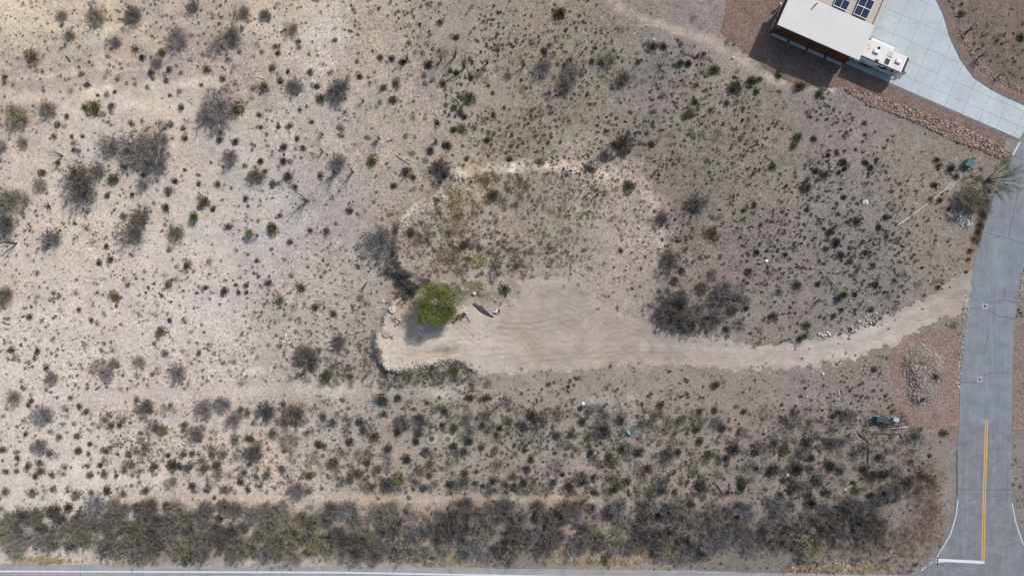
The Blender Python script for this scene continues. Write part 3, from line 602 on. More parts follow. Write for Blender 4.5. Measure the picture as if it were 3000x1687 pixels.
cluster(1280, 330, 14, 10, 12, PAL_CREAM, STONE_MC, 'small patch of whitish stones among dark shrubs', (0.08, 0.16), 50)
cluster(2320, 998, 12, 6, 8, PAL_GREY, STONE_MG, 'dark grey stones on the upper lip of the dirt track', (0.1, 0.18), 24)
cluster(390, 320, 10, 6, 4, PAL_CREAM, STONE_MC, 'few small pale stones on the sandy wash', (0.06, 0.1), 20)
def rock(x, y, r, me, label, sq=1.0, rot=0.0):
    p = W(x, y); z = float(height(np.array([p[0]]), np.array([p[1]]))[0]); o = link('boulder', me); o.location = (p[0], p[1], z + r * S * 0.3)
    o.scale = (r * S, r * S * sq, r * S * 0.9); o.rotation_euler = (0, 0, rot); return tag(o, label, 'rock')
MW = np_mesh('pale_boulder', *stone_mesh(71, 2), M_STONE, (0.49, 0.48, 0.46)); MG = np_mesh('grey_boulder', *stone_mesh(72, 2), M_STONE, (0.46, 0.43, 0.41)); MT = np_mesh('tan_boulder', *stone_mesh(73, 2), M_STONE, (0.42, 0.34, 0.28))
for x, y, r, me, lab, sq in [(1123,882,5,MW,'white rock left of the bright green tree, farthest up the slope',.8),(1126,901,5,MT,'tan rock just below a white one, left of the green tree',.9),(1154,906,10,MG,'big pale grey rock left of the green tree shadow',1.1),
    (1389,859,5.5,MW,'white rock at the foot of the grassy bank, right of the green tree',.9),(1357,897,4.5,MG,'grey rock touching the right side of the bright green tree',.8),(1204,923,4.5,MG,'grey rock inside the green tree shadow, upper end',.8),
    (1232,986,6,MT,'round rock at the lower tip of the green tree shadow',1.0),(1208,874,3.5,MW,'small white rock above the orange soil left of the green tree',.9),(1452,879,2.6,MW,'small white stone beside the dark strip on the dry grass',.9),(1493,876,2.8,MW,'small white stone alone on the grass edge of the pad',.9),
    (2536,594,8,MW,'large white rock with a broken grey side among dark shrubs',1.2),(2723,826,3.5,MW,'white stone just above the dirt track mouth',.8),(2668,821,3,MW,'smaller white stone above the dirt track',.8),(2452,798,3.5,MW,'white stone up the slope from the yucca with a fallen stalk',.8),
    (2410,1094,5,MG,'pale grey rock below the dirt track',.8),(2379,1090,3,MW,'white stone just below the dirt track edge',.8),(1421,1161,2.6,MW,'small white stone in a row of dark bushes',.8),(2365,1163,4,MW,'flat white stone below the dirt track on bare soil',.5),
    (528,1300,6,MW,'white rock among the dark shrubs of the lower slope',.8),(232,436,5,MW,'whitish rock beside a dark shrub near the bare mesquites',.8),(1917,115,4,MW,'white stone below the pale strip near the boards',.8),(2149,170,4.5,MW,'white rock on the pale strip below the garage gravel',.8),
    (523,1530,4,MW,'white stone under the thicket, beside the main road',.8),(2512,1530,3,MW,'white stone in the dense thicket end',.8),(1345,1645,0.1,MW,'tiny stone',.8)][:-1]:
    rock(x, y, r, me, lab, sq, random.uniform(0, 6))

# ------------------------------------------------------------------ house with garage wing
ang = math.atan2(GU[1], GU[0])
def L2W(u, v): return O0 + GU * u + GV * v
O0 = np.array(W(2470, 190))
SW = np.array(W(2258, 95)); GL = float(np.dot(O0 - SW, GU)); GD = 4.5; GH = 3.95      # garage length, depth, roof height
house = empty('house', (O0[0], O0[1], 0.0), ang); tag(house, 'brown stucco house with flat cream garage roof and lower roof behind', 'house')
# local frame: +x along the garage front, +y away from it; origin at the right front corner
MB().box((-GL / 2, 0.12 + GD / 2, GH / 2 - 0.1), (GL, GD - 0.2, GH - 0.3)).build('wall', M_STUCCO, house)
bay = GL / 4
for k in range(5):
    MB().box((-GL + k * bay + (0.14 if k == 0 else (-0.14 if k == 4 else 0)), 0.14, GH / 2 - 0.15), (0.36, 0.22, GH - 0.3)).build('pilaster', M_STUCCO, house)
for k in range(4):
    x = -GL + (k + .5) * bay
    d = MB()
    for j in range(5): d.box((x, 0.19, 0.36 + j * 0.5), (bay - 0.5, 0.07, 0.485))
    d.build('garage_door', M_STUCCO, house)
    MB().box((x, -0.10, 0.06), (bay - 0.42, 0.40, 0.22)).build('sill', M_SILL, house, 0.02)
for y0, y1 in ((0.5, 2.1), (2.5, 4.3)): MB().box((-GL - 0.10, (y0 + y1) / 2, 0.1), (0.18, y1 - y0, 0.28)).build('sill', M_SILL, house, 0.02)
r = MB().box((-GL / 2 + 0.12, GD / 2 - 0.05, GH), (GL + 0.95, GD + 0.85, 0.16)).build('roof', M_ROOF, house, 0.015)
MB().box((-GL / 2 + 0.12, GD / 2 - 0.05, GH - 0.14), (GL + 0.80, GD + 0.70, 0.14)).build('fascia', M_BLACK, r)
for k in range(5): MB().box((-GL / 2 + 0.12 + (k - 2) * 2.5, GD / 2 - .05, GH + 0.083), (0.03, GD + 0.7, 0.012)).build('seam', M_ROOF, r)
BX0, BX1, BY1, BH = -GL + 1.2, 0.75, GD + 13.0, 3.25
MB().box(((BX0 + BX1) / 2, (GD + BY1) / 2 + 0.1, BH / 2), (BX1 - BX0 - 0.02, BY1 - GD - 0.1, BH - 0.02)).build('rear_wall', M_STUCCO, house)
rr_ = MB().box(((BX0 + BX1) / 2, (GD + BY1) / 2 + 0.2, BH + 0.03), (BX1 - BX0 - 0.1, BY1 - GD - 0.2, 0.1)).build('rear_roof', M_ROOF2, house)
MB().box((BX1 - 0.06, (GD + BY1) / 2 + 0.2, BH + 0.15), (0.32, BY1 - GD - 0.1, 0.36)).build('parapet', M_ROOF2, rr_)
MB().box((BX0 + 0.06, (GD + BY1) / 2 + 0.2, BH + 0.15), (0.32, BY1 - GD - 0.1, 0.36)).build('parapet', M_ROOF2, rr_)
MB().tube([(-8.2, 4.1, GH), (-8.2, 4.1, GH + 0.9)], 0.09, 8).build('vent_pipe', M_BLACK, house)
MB().box((-GL + 0.2, -0.16, 2.9), (0.18, 0.12, 0.14)).build('wall_lamp', M_WHITE, house); MB().box((-0.35, -0.16, 3.1), (0.4, 0.14, 0.14)).build('wall_lamp', M_WHITE, house)
MB().lathe([(0.16, 0.0), (0.16, 0.35), (0.12, 0.4)], (-GL - 0.55, 3.9, 0.9), 12).build('electric_meter', M_WHITE, house)
MB().box((-GL - 0.42, 3.9, 0.5), (0.12, 0.25, 1.0)).build('meter_post', M_STEEL, house)
def solar(u0, v0, nrow, label):
    c = L2W(u0, v0); t = empty('solar_array', (c[0], c[1], BH + 0.08), ang); tag(t, label, 'solar panels')
    tl = math.radians(18); pw, pl = 1.0, 1.32
    fr = MB()
    for i in range(nrow):
        for k in range(2):
            y = (i + .5) * pl; x = (k + .5) * pw; z = 0.28 + y * 0.10
            ry_ = math.atan(0.10)
            MB().box((x, y, z), (pw - 0.05, pl - 0.05, 0.04), 0, ry_).build('panel', M_CELL, t)
    for k in range(3): fr.box((k * pw, nrow * pl / 2, 0.265 + nrow * pl * 0.05), (0.05, nrow * pl, 0.05), 0, math.atan(0.10))
    for i in range(nrow + 1): fr.box((pw, i * pl, 0.265 + i * pl * 0.10), (2 * pw + 0.05, 0.05, 0.05))
    fr.build('frame', M_ALU, t)
    for i in range(0, nrow + 1, 2):
        for k in range(3): MB().box((k * pw, i * pl, 0.12 + i * pl * 0.05), (0.05, 0.05, 0.26 + i * pl * 0.10)).build('leg', M_ALU, t)
def roof_uv(px, py, z): p = np.array(W(px, py, z)) - O0; return float(p @ GU), float(p @ GV)
a1 = roof_uv(2441, 16, BH + .3); a2 = roof_uv(2500, 41, BH + .3)
solar(a1[0], a1[1], 4, 'smaller rack of dark blue solar panels behind the garage roof'); solar(a2[0], a2[1], 5, 'larger rack of dark blue solar panels near the driveway side')

# ------------------------------------------------------------------ travel trailer
L0 = np.array(L2W(0.8, 0.92)); TL, TW_, TZ0, TZ1 = 6.85, 2.42, 0.50, 2.80
rv = empty('travel_trailer', (L0[0], L0[1], 0.045), ang); tag(rv, 'white and navy travel trailer parked under the garage roof edge', 'trailer')
prof = [(0, TZ0), (TL - 0.75, TZ0), (TL - 0.25, TZ0 + 0.25), (TL, TZ0 + 0.9), (TL - 0.05, TZ1 - 0.45), (TL - 0.35, TZ1 - 0.05), (TL - 0.6, TZ1), (0.1, TZ1), (0, TZ1 - 0.1)]
def side_prism(prof, y0, y1):
    m = MB(); n = len(prof); vs = [(x, y0, z) for x, z in prof] + [(x, y1, z) for x, z in prof]
    m.add(vs, [tuple(range(n)), tuple(range(2 * n - 1, n - 1, -1))] + [(i, n + i, n + (i + 1) % n, (i + 1) % n) for i in range(n)]); return m
body = side_prism(prof, 0, TW_).build('body', M_RVSIDE, rv)
MB().box(((TL - 0.6) / 2 + 0.02, TW_ / 2, TZ1 + 0.012), (TL - 0.72, TW_ - 0.14, 0.02)).build('roof', M_RVROOF, rv)
cap = [(TL - 0.52, TZ1 + 0.005), (TL - 0.33, TZ1 - 0.02), (TL - 0.03, TZ1 - 0.42), (TL + 0.02, TZ0 + 0.9), (TL - 0.1, TZ0 + 0.55), (TL - 0.14, TZ0 + 0.6), (TL - 0.06, TZ0 + 0.95), (TL - 0.12, TZ1 - 0.45)]
side_prism(cap, 0.05, TW_ - 0.05).build('front_cap', M_BLACK, rv)
MB().box(((TL - 0.6) / 2, -0.014, TZ1 - 0.12), (TL - 0.7, 0.034, 0.26)).build('roof_trim', M_BLACK, rv); MB().box(((TL - 0.6) / 2, TW_ + 0.012, TZ1 - 0.07), (TL - 0.7, 0.03, 0.16)).build('roof_trim', M_BLACK, rv)
def side_poly(name, pts, mat, d=0.012):
    m = MB(); n = len(pts); vs = [(x, -d, z) for x, z in pts] + [(x, 0.003, z) for x, z in pts]
    m.add(vs, [tuple(range(n))] + [(i, n + i, n + (i + 1) % n, (i + 1) % n) for i in range(n)]); return m.build(name, mat, body)
side_poly('graphic', [(0.0, 1.62), (2.9, 1.30), (2.9, 1.20), (0.0, 1.46)], M_NAVY); side_poly('graphic', [(0.3, 1.12), (2.2, 0.98), (2.2, 0.88), (0.3, 1.0)], M_NAVY)
side_poly('graphic', [(2.5, 0.62), (2.9, 1.35), (3.4, 1.95), (5.6, 2.2), (5.35, 0.62)], M_NAVY)
for pts in ([(2.75, 1.0), (3.5, 1.7), (3.72, 1.55), (3.05, 0.9)], [(3.2, 0.75), (3.85, 1.45), (4.2, 1.45), (3.6, 0.72)], [(4.05, 0.72), (4.3, 1.75), (4.58, 1.8), (4.36, 0.72)], [(4.5, 0.75), (4.78, 1.9), (5.06, 1.95), (4.82, 0.75)], [(4.95, 0.72), (5.2, 1.95), (5.42, 2.0), (5.2, 0.72)], [(3.7, 1.12), (4.5, 1.22), (4.48, 1.06), (3.7, 0.98)]):
    side_poly('graphic', pts, M_RVSIDE, 0.02)
side_poly('graphic', [(5.62, 0.62), (5.9, 2.3), (6.05, 2.3), (5.8, 0.62)], M_NAVY); side_poly('graphic', [(5.95, 1.2), (6.7, 1.35), (6.7, 1.27), (5.95, 1.1)], M_NAVY); side_poly('graphic', [(0.0, 0.62), (6.0, 0.62), (6.0, 0.52), (0.0, 0.52)], M_NAVY)
side_poly('window', [(3.9, 1.75), (4.5, 1.75), (4.5, 2.3), (3.9, 2.3)], M_BLACK, 0.026); side_poly('window', [(5.1, 1.85), (5.5, 1.85), (5.5, 2.35), (5.1, 2.35)], M_BLACK, 0.026); side_poly('window', [(3.3, 2.05), (3.55, 2.05), (3.55, 2.2), (3.3, 2.2)], M_BLACK, 0.026)
sl = MB().box((2.35, TW_ + 0.3, 1.75), (3.55, 0.62, 1.9)).build('slide_out', M_RVSIDE, rv, 0.03); MB().box((2.35, TW_ + 0.30, 2.715), (3.4, 0.56, 0.02)).build('slide_roof', M_WHITE, sl); MB().box((2.35, TW_ + 0.63, 2.66), (3.62, 0.05, 0.12)).build('awning_rail', M_BLACK, sl)
def rvp(px, py): p = np.array(W(px, py, TZ1)) - L0; return float(p @ GU), float(p @ GV)
Z5 = lambda x, y: (2460 + x / 7.245, 60 + y / 7.245)
for q_ in ((765, 670), (1235, 880)):
    x, y = rvp(*Z5(*q_)); MB().box((x, y, TZ1 + 0.16), (0.8, 0.62, 0.30)).build('air_conditioner', M_WHITE, rv, 0.06)
x, y = rvp(*Z5(825, 597)); MB().lathe([(0.19, 0.0), (0.2, 0.12), (0.14, 0.22), (0.05, 0.26)], (x, y, TZ1 + .02), 14).build('antenna_dome', M_BLACK, rv, smooth=True)
x, y = rvp(*Z5(785, 858)); MB().box((x, y, TZ1 + 0.06), (0.56, 0.3, 0.1)).build('roof_vent', M_BLACK, rv, 0.03)
x, y = rvp(*Z5(1000, 880)); MB().box((x, y, TZ1 + 0.06), (0.72, 0.9, 0.04)).build('solar_panel', M_CELL, rv); MB().box((x, y, TZ1 + 0.05), (0.80, 1.0, 0.035)).build('panel_frame', M_ALU, rv)
x, y = rvp(*Z5(1075, 725)); h_ = MB().box((x, y, TZ1 + 0.07), (0.78, 0.82, 0.1)).build('skylight', M_WHITE, rv, 0.02); MB().box((x, y, TZ1 + 0.125), (0.64, 0.68, 0.015)).build('pane', M_GLASS, h_)
for q_ in ((610, 530), (620, 602)):
    x, y = rvp(*Z5(*q_)); MB().lathe([(0.06, 0), (0.06, 0.1), (0.04, 0.14)], (x, y, TZ1 + .02), 10).build('vent_cap', M_BLACK, rv)
for x in (1.55, 2.4):
    for y in (0.14, TW_ - 0.14):
        w_ = MB().tube([(x, y - 0.12, 0.36), (x, y + 0.12, 0.36)], 0.36, 18).build('wheel', M_TYRE, rv); MB().tube([(x, y - 0.135, 0.36), (x, y + 0.135, 0.36)], 0.17, 12).build('rim', M_ALU, w_)
side_poly('fender', [(1.05, 0.52), (1.2, 0.85), (2.75, 0.85), (2.9, 0.52)], M_BLACK, 0.05)
hb = MB(); hb.tube([(TL - 0.3, 0.4, 0.6), (TL + 1.0, TW_ / 2, 0.55)], 0.06, 6).tube([(TL - 0.3, TW_ - 0.4, 0.6), (TL + 1.0, TW_ / 2, 0.55)], 0.06, 6).tube([(TL + 0.95, TW_ / 2, 0.02), (TL + 0.95, TW_ / 2, 0.9)], 0.045, 8); hb.build('hitch', M_BLACK, rv)
for y in (TW_ / 2 - 0.17, TW_ / 2 + 0.17): MB().lathe([(0.15, 0), (0.16, 0.1), (0.16, 0.4), (0.08, 0.5)], (TL + 0.4, y, 0.6), 14).build('gas_bottle', M_BLACK, rv, smooth=True)
for x, y in ((0.25, 0.3), (0.25, TW_ - .3), (TL - 1.0, 0.3), (TL - 1.0, TW_ - 0.3)): MB().box((x, y, 0.26), (0.08, 0.08, 0.52)).build('jack', M_STEEL, rv)

# ------------------------------------------------------------------ plants
def tri_leaves(C, D, L, Wd, tint, up=None):
    """thin triangles: base centre C, direction D, length L, width Wd"""
    n = len(C); A = rng.normal(size=(n, 3)); B = np.cross(D, A); B /= np.linalg.norm(B, axis=1)[:, None] + 1e-9
    L = np.broadcast_to(L, n)[:, None]; Wd = np.broadcast_to(Wd, n)[:, None]
    V = np.stack([C - B * Wd / 2, C + B * Wd / 2, C + D * L], 1).reshape(-1, 3)
    return V, np.arange(3 * n).reshape(-1, 3), np.repeat(tint, 3, 0)
def unit(v): return v / (np.linalg.norm(v, axis=-1, keepdims=True) + 1e-9)
def dome(n, zlo=0.0):
    d = unit(rng.normal(size=(n, 3))); d[:, 2] = np.abs(d[:, 2]) * (1 - zlo) + zlo * 0; return d
def merge(parts):
    V = []; F = []; T = []; o = 0
    for v, f, t in parts: V.append(v); F.append(f + o); T.append(t); o += len(v)
    return np.concatenate(V), np.concatenate(F), np.concatenate(T)
def shrub_mesh(name, pal, n=260, squash=0.75, leaf=(0.16, 0.34), wid=0.09, lob=5, core=0.5):
    """rounded woody shrub, radius 1: many short spiky twigs on an uneven dome"""
    cl = rng.normal(size=(lob, 3)) * 0.27; cl[:, 2] = np.abs(cl[:, 2]) * 0.5
    k = rng.integers(0, lob, n); d = dome(n); rr = 0.62 * (0.35 + 0.65 * rng.random(n) ** 0.6) * (0.75 + 0.5 * rng.random(lob)[k])
    C = cl[k] + d * rr[:, None]; C[:, 2] = np.abs(C[:, 2]) * squash
    D = unit(d + 0.5 * rng.normal(size=(n, 3)) + (0, 0, 0.35)); L = leaf[0] + (leaf[1] - leaf[0]) * rng.random(n)
    P = [tri_leaves(C, D, L, wid * (0.6 + 0.8 * rng.random(n)), pick(pal, n))]
    m = n // 3; d2 = dome(m); P.append(tri_leaves(np.zeros((m, 3)), unit(d2 + (0, 0, 0.2)), 0.75 * (0.5 + 0.5 * rng.random(m)), 0.035, pick([(0.08, 0.065, 0.055)], m)))
    V, F, T = merge(P); return np_mesh(name, V, F, M_LEAF, T)
PAL_D = [(0.075,0.085,0.082),(0.095,0.105,0.098),(0.06,0.068,0.07),(0.115,0.12,0.105),(0.07,0.075,0.08)]
PAL_DB = [(0.10,0.085,0.07),(0.085,0.08,0.07),(0.12,0.10,0.08),(0.07,0.07,0.065)]
PAL_GG = [(0.16,0.18,0.155),(0.20,0.215,0.18),(0.13,0.15,0.135)]
PAL_O = [(0.15,0.13,0.045),(0.19,0.16,0.055),(0.12,0.115,0.045),(0.17,0.155,0.075)]
PAL_OG = [(0.12,0.135,0.05),(0.15,0.16,0.07),(0.10,0.115,0.05)]
PAL_R = [(0.24,0.115,0.055),(0.30,0.15,0.075),(0.19,0.10,0.06),(0.16,0.10,0.065)]
PAL_G = [(0.09,0.16,0.035),(0.12,0.20,0.05),(0.07,0.12,0.03)]
SHR = {
 'd': [shrub_mesh('scrub_bush', PAL_D, 400) for _ in range(7)], 'b': [shrub_mesh('brown_bush', PAL_DB, 340) for _ in range(5)],
 'e': [shrub_mesh('grey_green_bush', PAL_GG, 280) for _ in range(4)],
 'o': [shrub_mesh('olive_bush', PAL_O, 420, 1.05, (0.2, 0.42), 0.08) for _ in range(5)], 'q': [shrub_mesh('green_olive_bush', PAL_OG, 420, 1.0, (0.18, 0.36), 0.09) for _ in range(4)],
 'f': [shrub_mesh('grey_bush', [(0.125,0.13,0.122),(0.15,0.155,0.142),(0.10,0.105,0.105),(0.165,0.16,0.14)], 340) for _ in range(6)],  # paler copy of the dark scrub, haze put into its colour
 'r': [shrub_mesh('rust_bush', PAL_R, 240, 0.7) for _ in range(4)], 'G': [shrub_mesh('green_bush', PAL_G, 420, 0.95, (0.16, 0.3), 0.12) for _ in range(3)]}

def tree_skeleton(R, Hh, nmain=6, nsub=6, ntw=7, lean=(0, 0), spread=1.0):
    """main limbs, sub-limbs and twig ends of a many-stemmed desert tree"""
    limbs = []; tw = []
    for i in range(nmain):
        a = 2 * math.pi * (i + random.uniform(-.35, .35)) / nmain; rr = R * random.uniform(0.45, 0.8) * spread
        tip = np.array([math.cos(a) * rr + lean[0], math.sin(a) * rr + lean[1], Hh * random.uniform(0.6, 0.95)])
        mid = tip * random.uniform(0.4, 0.5); mid[2] = tip[2] * 0.58; mid += rng.normal(size=3) * 0.06 * R
        limbs.append(([np.zeros(3), mid, tip], [0.022 * R, 0.012 * R, 0.004 * R]))
        for j in range(nsub):
            t = random.uniform(0.3, 1.0); b = (mid * (t / 0.5) if t < 0.5 else mid + (tip - mid) * ((t - 0.5) / 0.5))
            d = unit(np.array([math.cos(a) * 0.6, math.sin(a) * 0.6, 0.25]) + rng.normal(size=3) * 0.65); d[2] = abs(d[2]) * 0.6 - 0.08
            e = b + d * R * random.uniform(0.25, 0.5); e[2] = max(e[2], 0.08 * Hh)
            limbs.append(([b, (b + e) / 2 + rng.normal(size=3) * 0.03 * R, e], [0.006 * R, 0.004 * R, 0.0025 * R]))
            for k in range(ntw):
                s = random.uniform(0.25, 1.0); tw.append((b + (e - b) * s, d))
    return limbs, tw
def limb_mesh(name, limbs, tint):
    mb = MB()
    for p, r_ in limbs: mb.tube(p, r_, 5 if r_[0] > 0.04 else 4, cap=False)
    me = mb.mesh(name, M_TWIG); at = me.attributes.new('tint', 'FLOAT_COLOR', 'POINT')
    at.data.foreach_set('color', np.tile(np.array([*tint, 1.0], np.float32), len(me.vertices))); return me
def tree_proto(R, Hh, twig_pal, leaf_pal=None, nleaf=0, ntwig=5, tl=0.5, twd=0.03, ls=(0.12, 0.24), lw=0.09, lean=(0, 0), nmain=9, nsub=6, ntw=6, bark=(0.20, 0.175, 0.165), nfill=1150):
    limbs, tw = tree_skeleton(R, Hh, nmain, nsub, ntw, lean)
    B = np.array([t[0] for t in tw]); D0 = np.array([t[1] for t in tw]); n = len(tw) * ntwig
    C = np.repeat(B, ntwig, 0); D = unit(np.repeat(D0, ntwig, 0) + rng.normal(size=(n, 3)) * 0.75 + (0, 0, 0.15)); L = tl * (0.5 + rng.random(n))
    P = [tri_leaves(C, D, L, twd * (0.6 + 0.8 * rng.random(n)), pick(twig_pal, n))]
    m = nfill; lob = 9; lc = dome(lob) * (R * 0.5 * rng.random((lob, 1)) ** 0.5); kq = rng.integers(0, lob, m); dd = dome(m); C3 = lc[kq] * (1, 1, 0.5) + dd * (R * 0.52 * rng.random(m) ** 0.45)[:, None] * (1, 1, Hh / R * 0.85)
    C3[:, :2] += lean; C3[:, 2] = np.maximum(np.abs(C3[:, 2]), 0.1); P.append(tri_leaves(C3, unit(dd + rng.normal(size=(m, 3)) * 0.6), tl * (0.4 + 0.8 * rng.random(m)), twd * (0.5 + 0.8 * rng.random(m)), pick(twig_pal, m)))
    C = np.concatenate([C, C3]); D = np.concatenate([D, dd]); L = np.concatenate([L, np.full(m, tl * 0.5)]); n = len(C)
    if leaf_pal is not None:
        m = nleaf; k = rng.integers(0, n, m); C2 = C[k] + D[k] * (L[k] * rng.random(m))[:, None] + rng.normal(size=(m, 3)) * 0.05 * R
        C2[:, 2] = np.maximum(C2[:, 2], 0.1)
        P.append(tri_leaves(C2, unit(rng.normal(size=(m, 3))), ls[0] + (ls[1] - ls[0]) * rng.random(m), lw * (0.6 + 0.8 * rng.random(m)), pick(leaf_pal, m)))
    V, F, T = merge(P); V[:, 2] = np.maximum(V[:, 2], 0.02)
    return limb_mesh('branches', limbs, bark), np_mesh('crown', V, F, M_LEAF, T)
PAL_MT = [(0.24,0.215,0.21),(0.29,0.265,0.255),(0.195,0.175,0.175),(0.34,0.31,0.295)]
PAL_MG = [(0.21,0.205,0.215),(0.28,0.275,0.285),(0.16,0.16,0.17)]
PAL_GL = [(0.19,0.185,0.12),(0.23,0.22,0.145),(0.15,0.15,0.10),(0.20,0.185,0.11)]
PAL_GL2 = [(0.20,0.19,0.085),(0.24,0.225,0.10),(0.16,0.16,0.075)]
TREE = {
 'm': [tree_proto(2.5, 2.4, PAL_MT, None, 0, 6, 0.55, 0.034) for _ in range(6)],
 'n': [tree_proto(2.5, 2.2, PAL_MG, None, 0, 6, 0.5, 0.038, bark=(0.13, 0.125, 0.12)) for _ in range(4)],
 'g': [tree_proto(2.5, 2.7, PAL_MT, PAL_GL, 1900, 4, 0.5, 0.028) for _ in range(5)],
 'h': [tree_proto(2.5, 2.8, PAL_MT, PAL_GL2, 2500, 4, 0.5, 0.028) for _ in range(4)],
 'k': [tree_proto(2.5, 2.5, [(0.15,0.13,0.125),(0.12,0.105,0.105)], [(0.125,0.12,0.095),(0.155,0.145,0.11),(0.10,0.10,0.09)], 1500, 5, 0.5, 0.034) for _ in range(4)]}
NAMES = {'f': ('scrub_bush', 'bush', 'ash-grey'), 'd': ('scrub_bush', 'bush', 'dark blue-grey'), 'b': ('brown_bush', 'bush', 'dark brown'), 'e': ('grey_bush', 'bush', 'pale grey-green'), 'o': ('olive_bush', 'bush', 'olive-yellow'), 'q': ('green_bush', 'bush', 'olive-green'),
 'r': ('rust_bush', 'bush', 'rust-orange'), 'G': ('green_bush', 'bush', 'leafy green'), 'm': ('bare_mesquite', 'tree', 'leafless purple-brown'), 'n': ('bare_thornbush', 'tree', 'leafless silver-grey'), 'g': ('mesquite_tree', 'tree', 'thin grey-green'),
 'h': ('mesquite_tree', 'tree', 'yellow-green'), 'k': ('mesquite_tree', 'tree', 'dense dark olive')}
def region(x, y):
    if y > 1470: return 'in the thicket beside the main road'
    if y > 1105 and x < 1000: return 'on the pale lower slope above the roadside thicket'
    if y > 1105 and x < 2030: return 'on the slope between the dirt track and the roadside thicket'
    if y > 1105: return 'on the slope near the utility cabinets and junction'
    if x > 2660: return 'beside the side road'
    if 1165 < x < 1940 and 490 < y < 850: return 'on the grassy raised pad'
    if 1040 < x < 1420 and y > 700: return 'beside the turning pad and green tree'
    if x > 1900 and y > 560: return 'on the stony slope above the dirt track'
    if x > 1900: return 'on the stony flat below the garage'
    if x > 1040 and y < 560: return 'on the stony flat beyond the raised pad'
    if y < 235: return 'on the stony rise beyond the sandy wash'
    if y < 600: return 'around the pale sandy wash'
    return 'on the pale open slope left of the turning pad'
LANDMARKS = [(1293,888,'the bright green tree'),(1288,1284,'the round tank covers'),(1840,1266,'the turquoise plastic shell'),(1708,1182,'the white bag'),(2307,1390,'the cream panel'),(2585,1227,'the green utility cabinets'),(2840,480,'the transformer cabinet'),(2825,645,'the ash heap'),
 (2536,594,'the large white rock'),(2468,864,'the yucca with the fallen stalk'),(2355,985,'the yucca at the track edge'),(2530,945,'the pale rubble strip'),(569,636,'the bright green yucca'),(731,682,'the drooping yucca'),(835,990,'the cream stone heap'),(1115,700,'the bare grey tree on the bank'),(1415,908,'the dark strip'),
 (440,430,'the big leafless mesquite grove'),(640,310,'the round leafless mesquite on sand'),(95,165,'the lone olive bush on the stony rise'),(1361,199,'the row of ocotillos'),(1880,75,'the pale boards'),(1642,35,'the dark green bush by the pale strip'),(1830,415,'the dense dark mesquite past the pad'),(2080,690,'the rust-orange bush'),(2400,90,'the garage'),(2700,340,'the tan stone bank'),
 (2455,1170,'the grey stone heap'),(2770,1268,'the small leafy green bush'),(2700,1080,'the stone island'),(2700,630,'the long white pipe'),(1275,600,'the cream rubble rim'),(1135,1010,'the pad corner'),(330,870,'the round olive bush on the open slope'),(240,510,'the large dark mesquite below the grove'),(525,1300,'the white rock on the lower slope'),(1975,1375,'the thin fallen branch'),(2105,1428,'the dark branch above the thicket'),(880,842,'the dead tangled branches'),(147,605,'the splayed dead branches'),(2150,680,'the stony mid-slope'),(1340,640,'the straw-yellow tuft column')][:-2]
ACROSS = [(330,'the round olive bush'),(525,'the white rock'),(835,'the cream stone heap'),(1100,'the pad corner'),(1288,'the round tank covers'),(1708,'the white bag'),(1840,'the turquoise plastic shell'),(1975,'the thin fallen branch'),(2105,'the dark fallen branch'),(2307,'the cream panel'),(2485,'the short pale pole'),(60,'the bare grey thornbush')]
def where(x, y):
    if y > 1472:
        band = 'on the thicket field edge' if y < 1506 else ('on the thicket road edge' if y > 1598 else 'inside the thicket')
        return f'{band}, across from {min((abs(x - a), c) for a, c in ACROSS)[1]}'
    d, ph = min((math.hypot(x - a, y - b), c) for a, b, c in LANDMARKS)
    if d < 75: return 'right beside ' + ph
    if d < 170: return 'near ' + ph
    return region(x, y)
SMALL = []; DARK = []
def plant(k, x, y, r):
    """x, y, r in photo pixels of the crown; the foot stands under it"""
    R = r * S; p = W(x, y, R * 0.5); z = float(height(np.array([p[0]]), np.array([p[1]]))[0])
    nm, cat, look = NAMES[k]; size = 'small' if r < 13 else ('medium' if r < 26 else 'large')
    noun = 'bush' if cat == 'bush' else ('mesquite' if k != 'n' else 'thornbush')
    lab = f'{size} {look} {noun} {where(x, y)}'; grp = f'{look} {noun}{"es" if noun.endswith("sh") else "s"} {where(x, y)}'
    rz = random.uniform(0, 6.28)
    if k in SHR:
        me = random.choice(SHR[k]); o = link(nm, me); o.location = (p[0], p[1], z - 0.02); s = R * 0.95
        o.scale = (s, s * random.uniform(0.85, 1.1), s * random.uniform(0.85, 1.1)); o.rotation_euler = (0, 0, rz)
    else:
        br, cr = random.choice(TREE[k]); o = empty(nm, (p[0], p[1], z - 0.03), rz); s = R / 2.3; o.scale = (s, s * random.uniform(0.88, 1.1), s * random.uniform(0.85, 1.1))
        link('trunk', br, o); link('crown', cr, o)
    return tag(o, lab, cat, grp)
def tile(ox, oy, sc, spec):
    for k, txt in spec.items():
        for w_ in txt.split():
            x, y, r = (float(v) for v in w_.split(','))
            if k == 'd': DARK.append((r / sc, ox + x / sc, oy + y / sc))
            else: plant(k, ox + x / sc, oy + y / sc, r / sc)
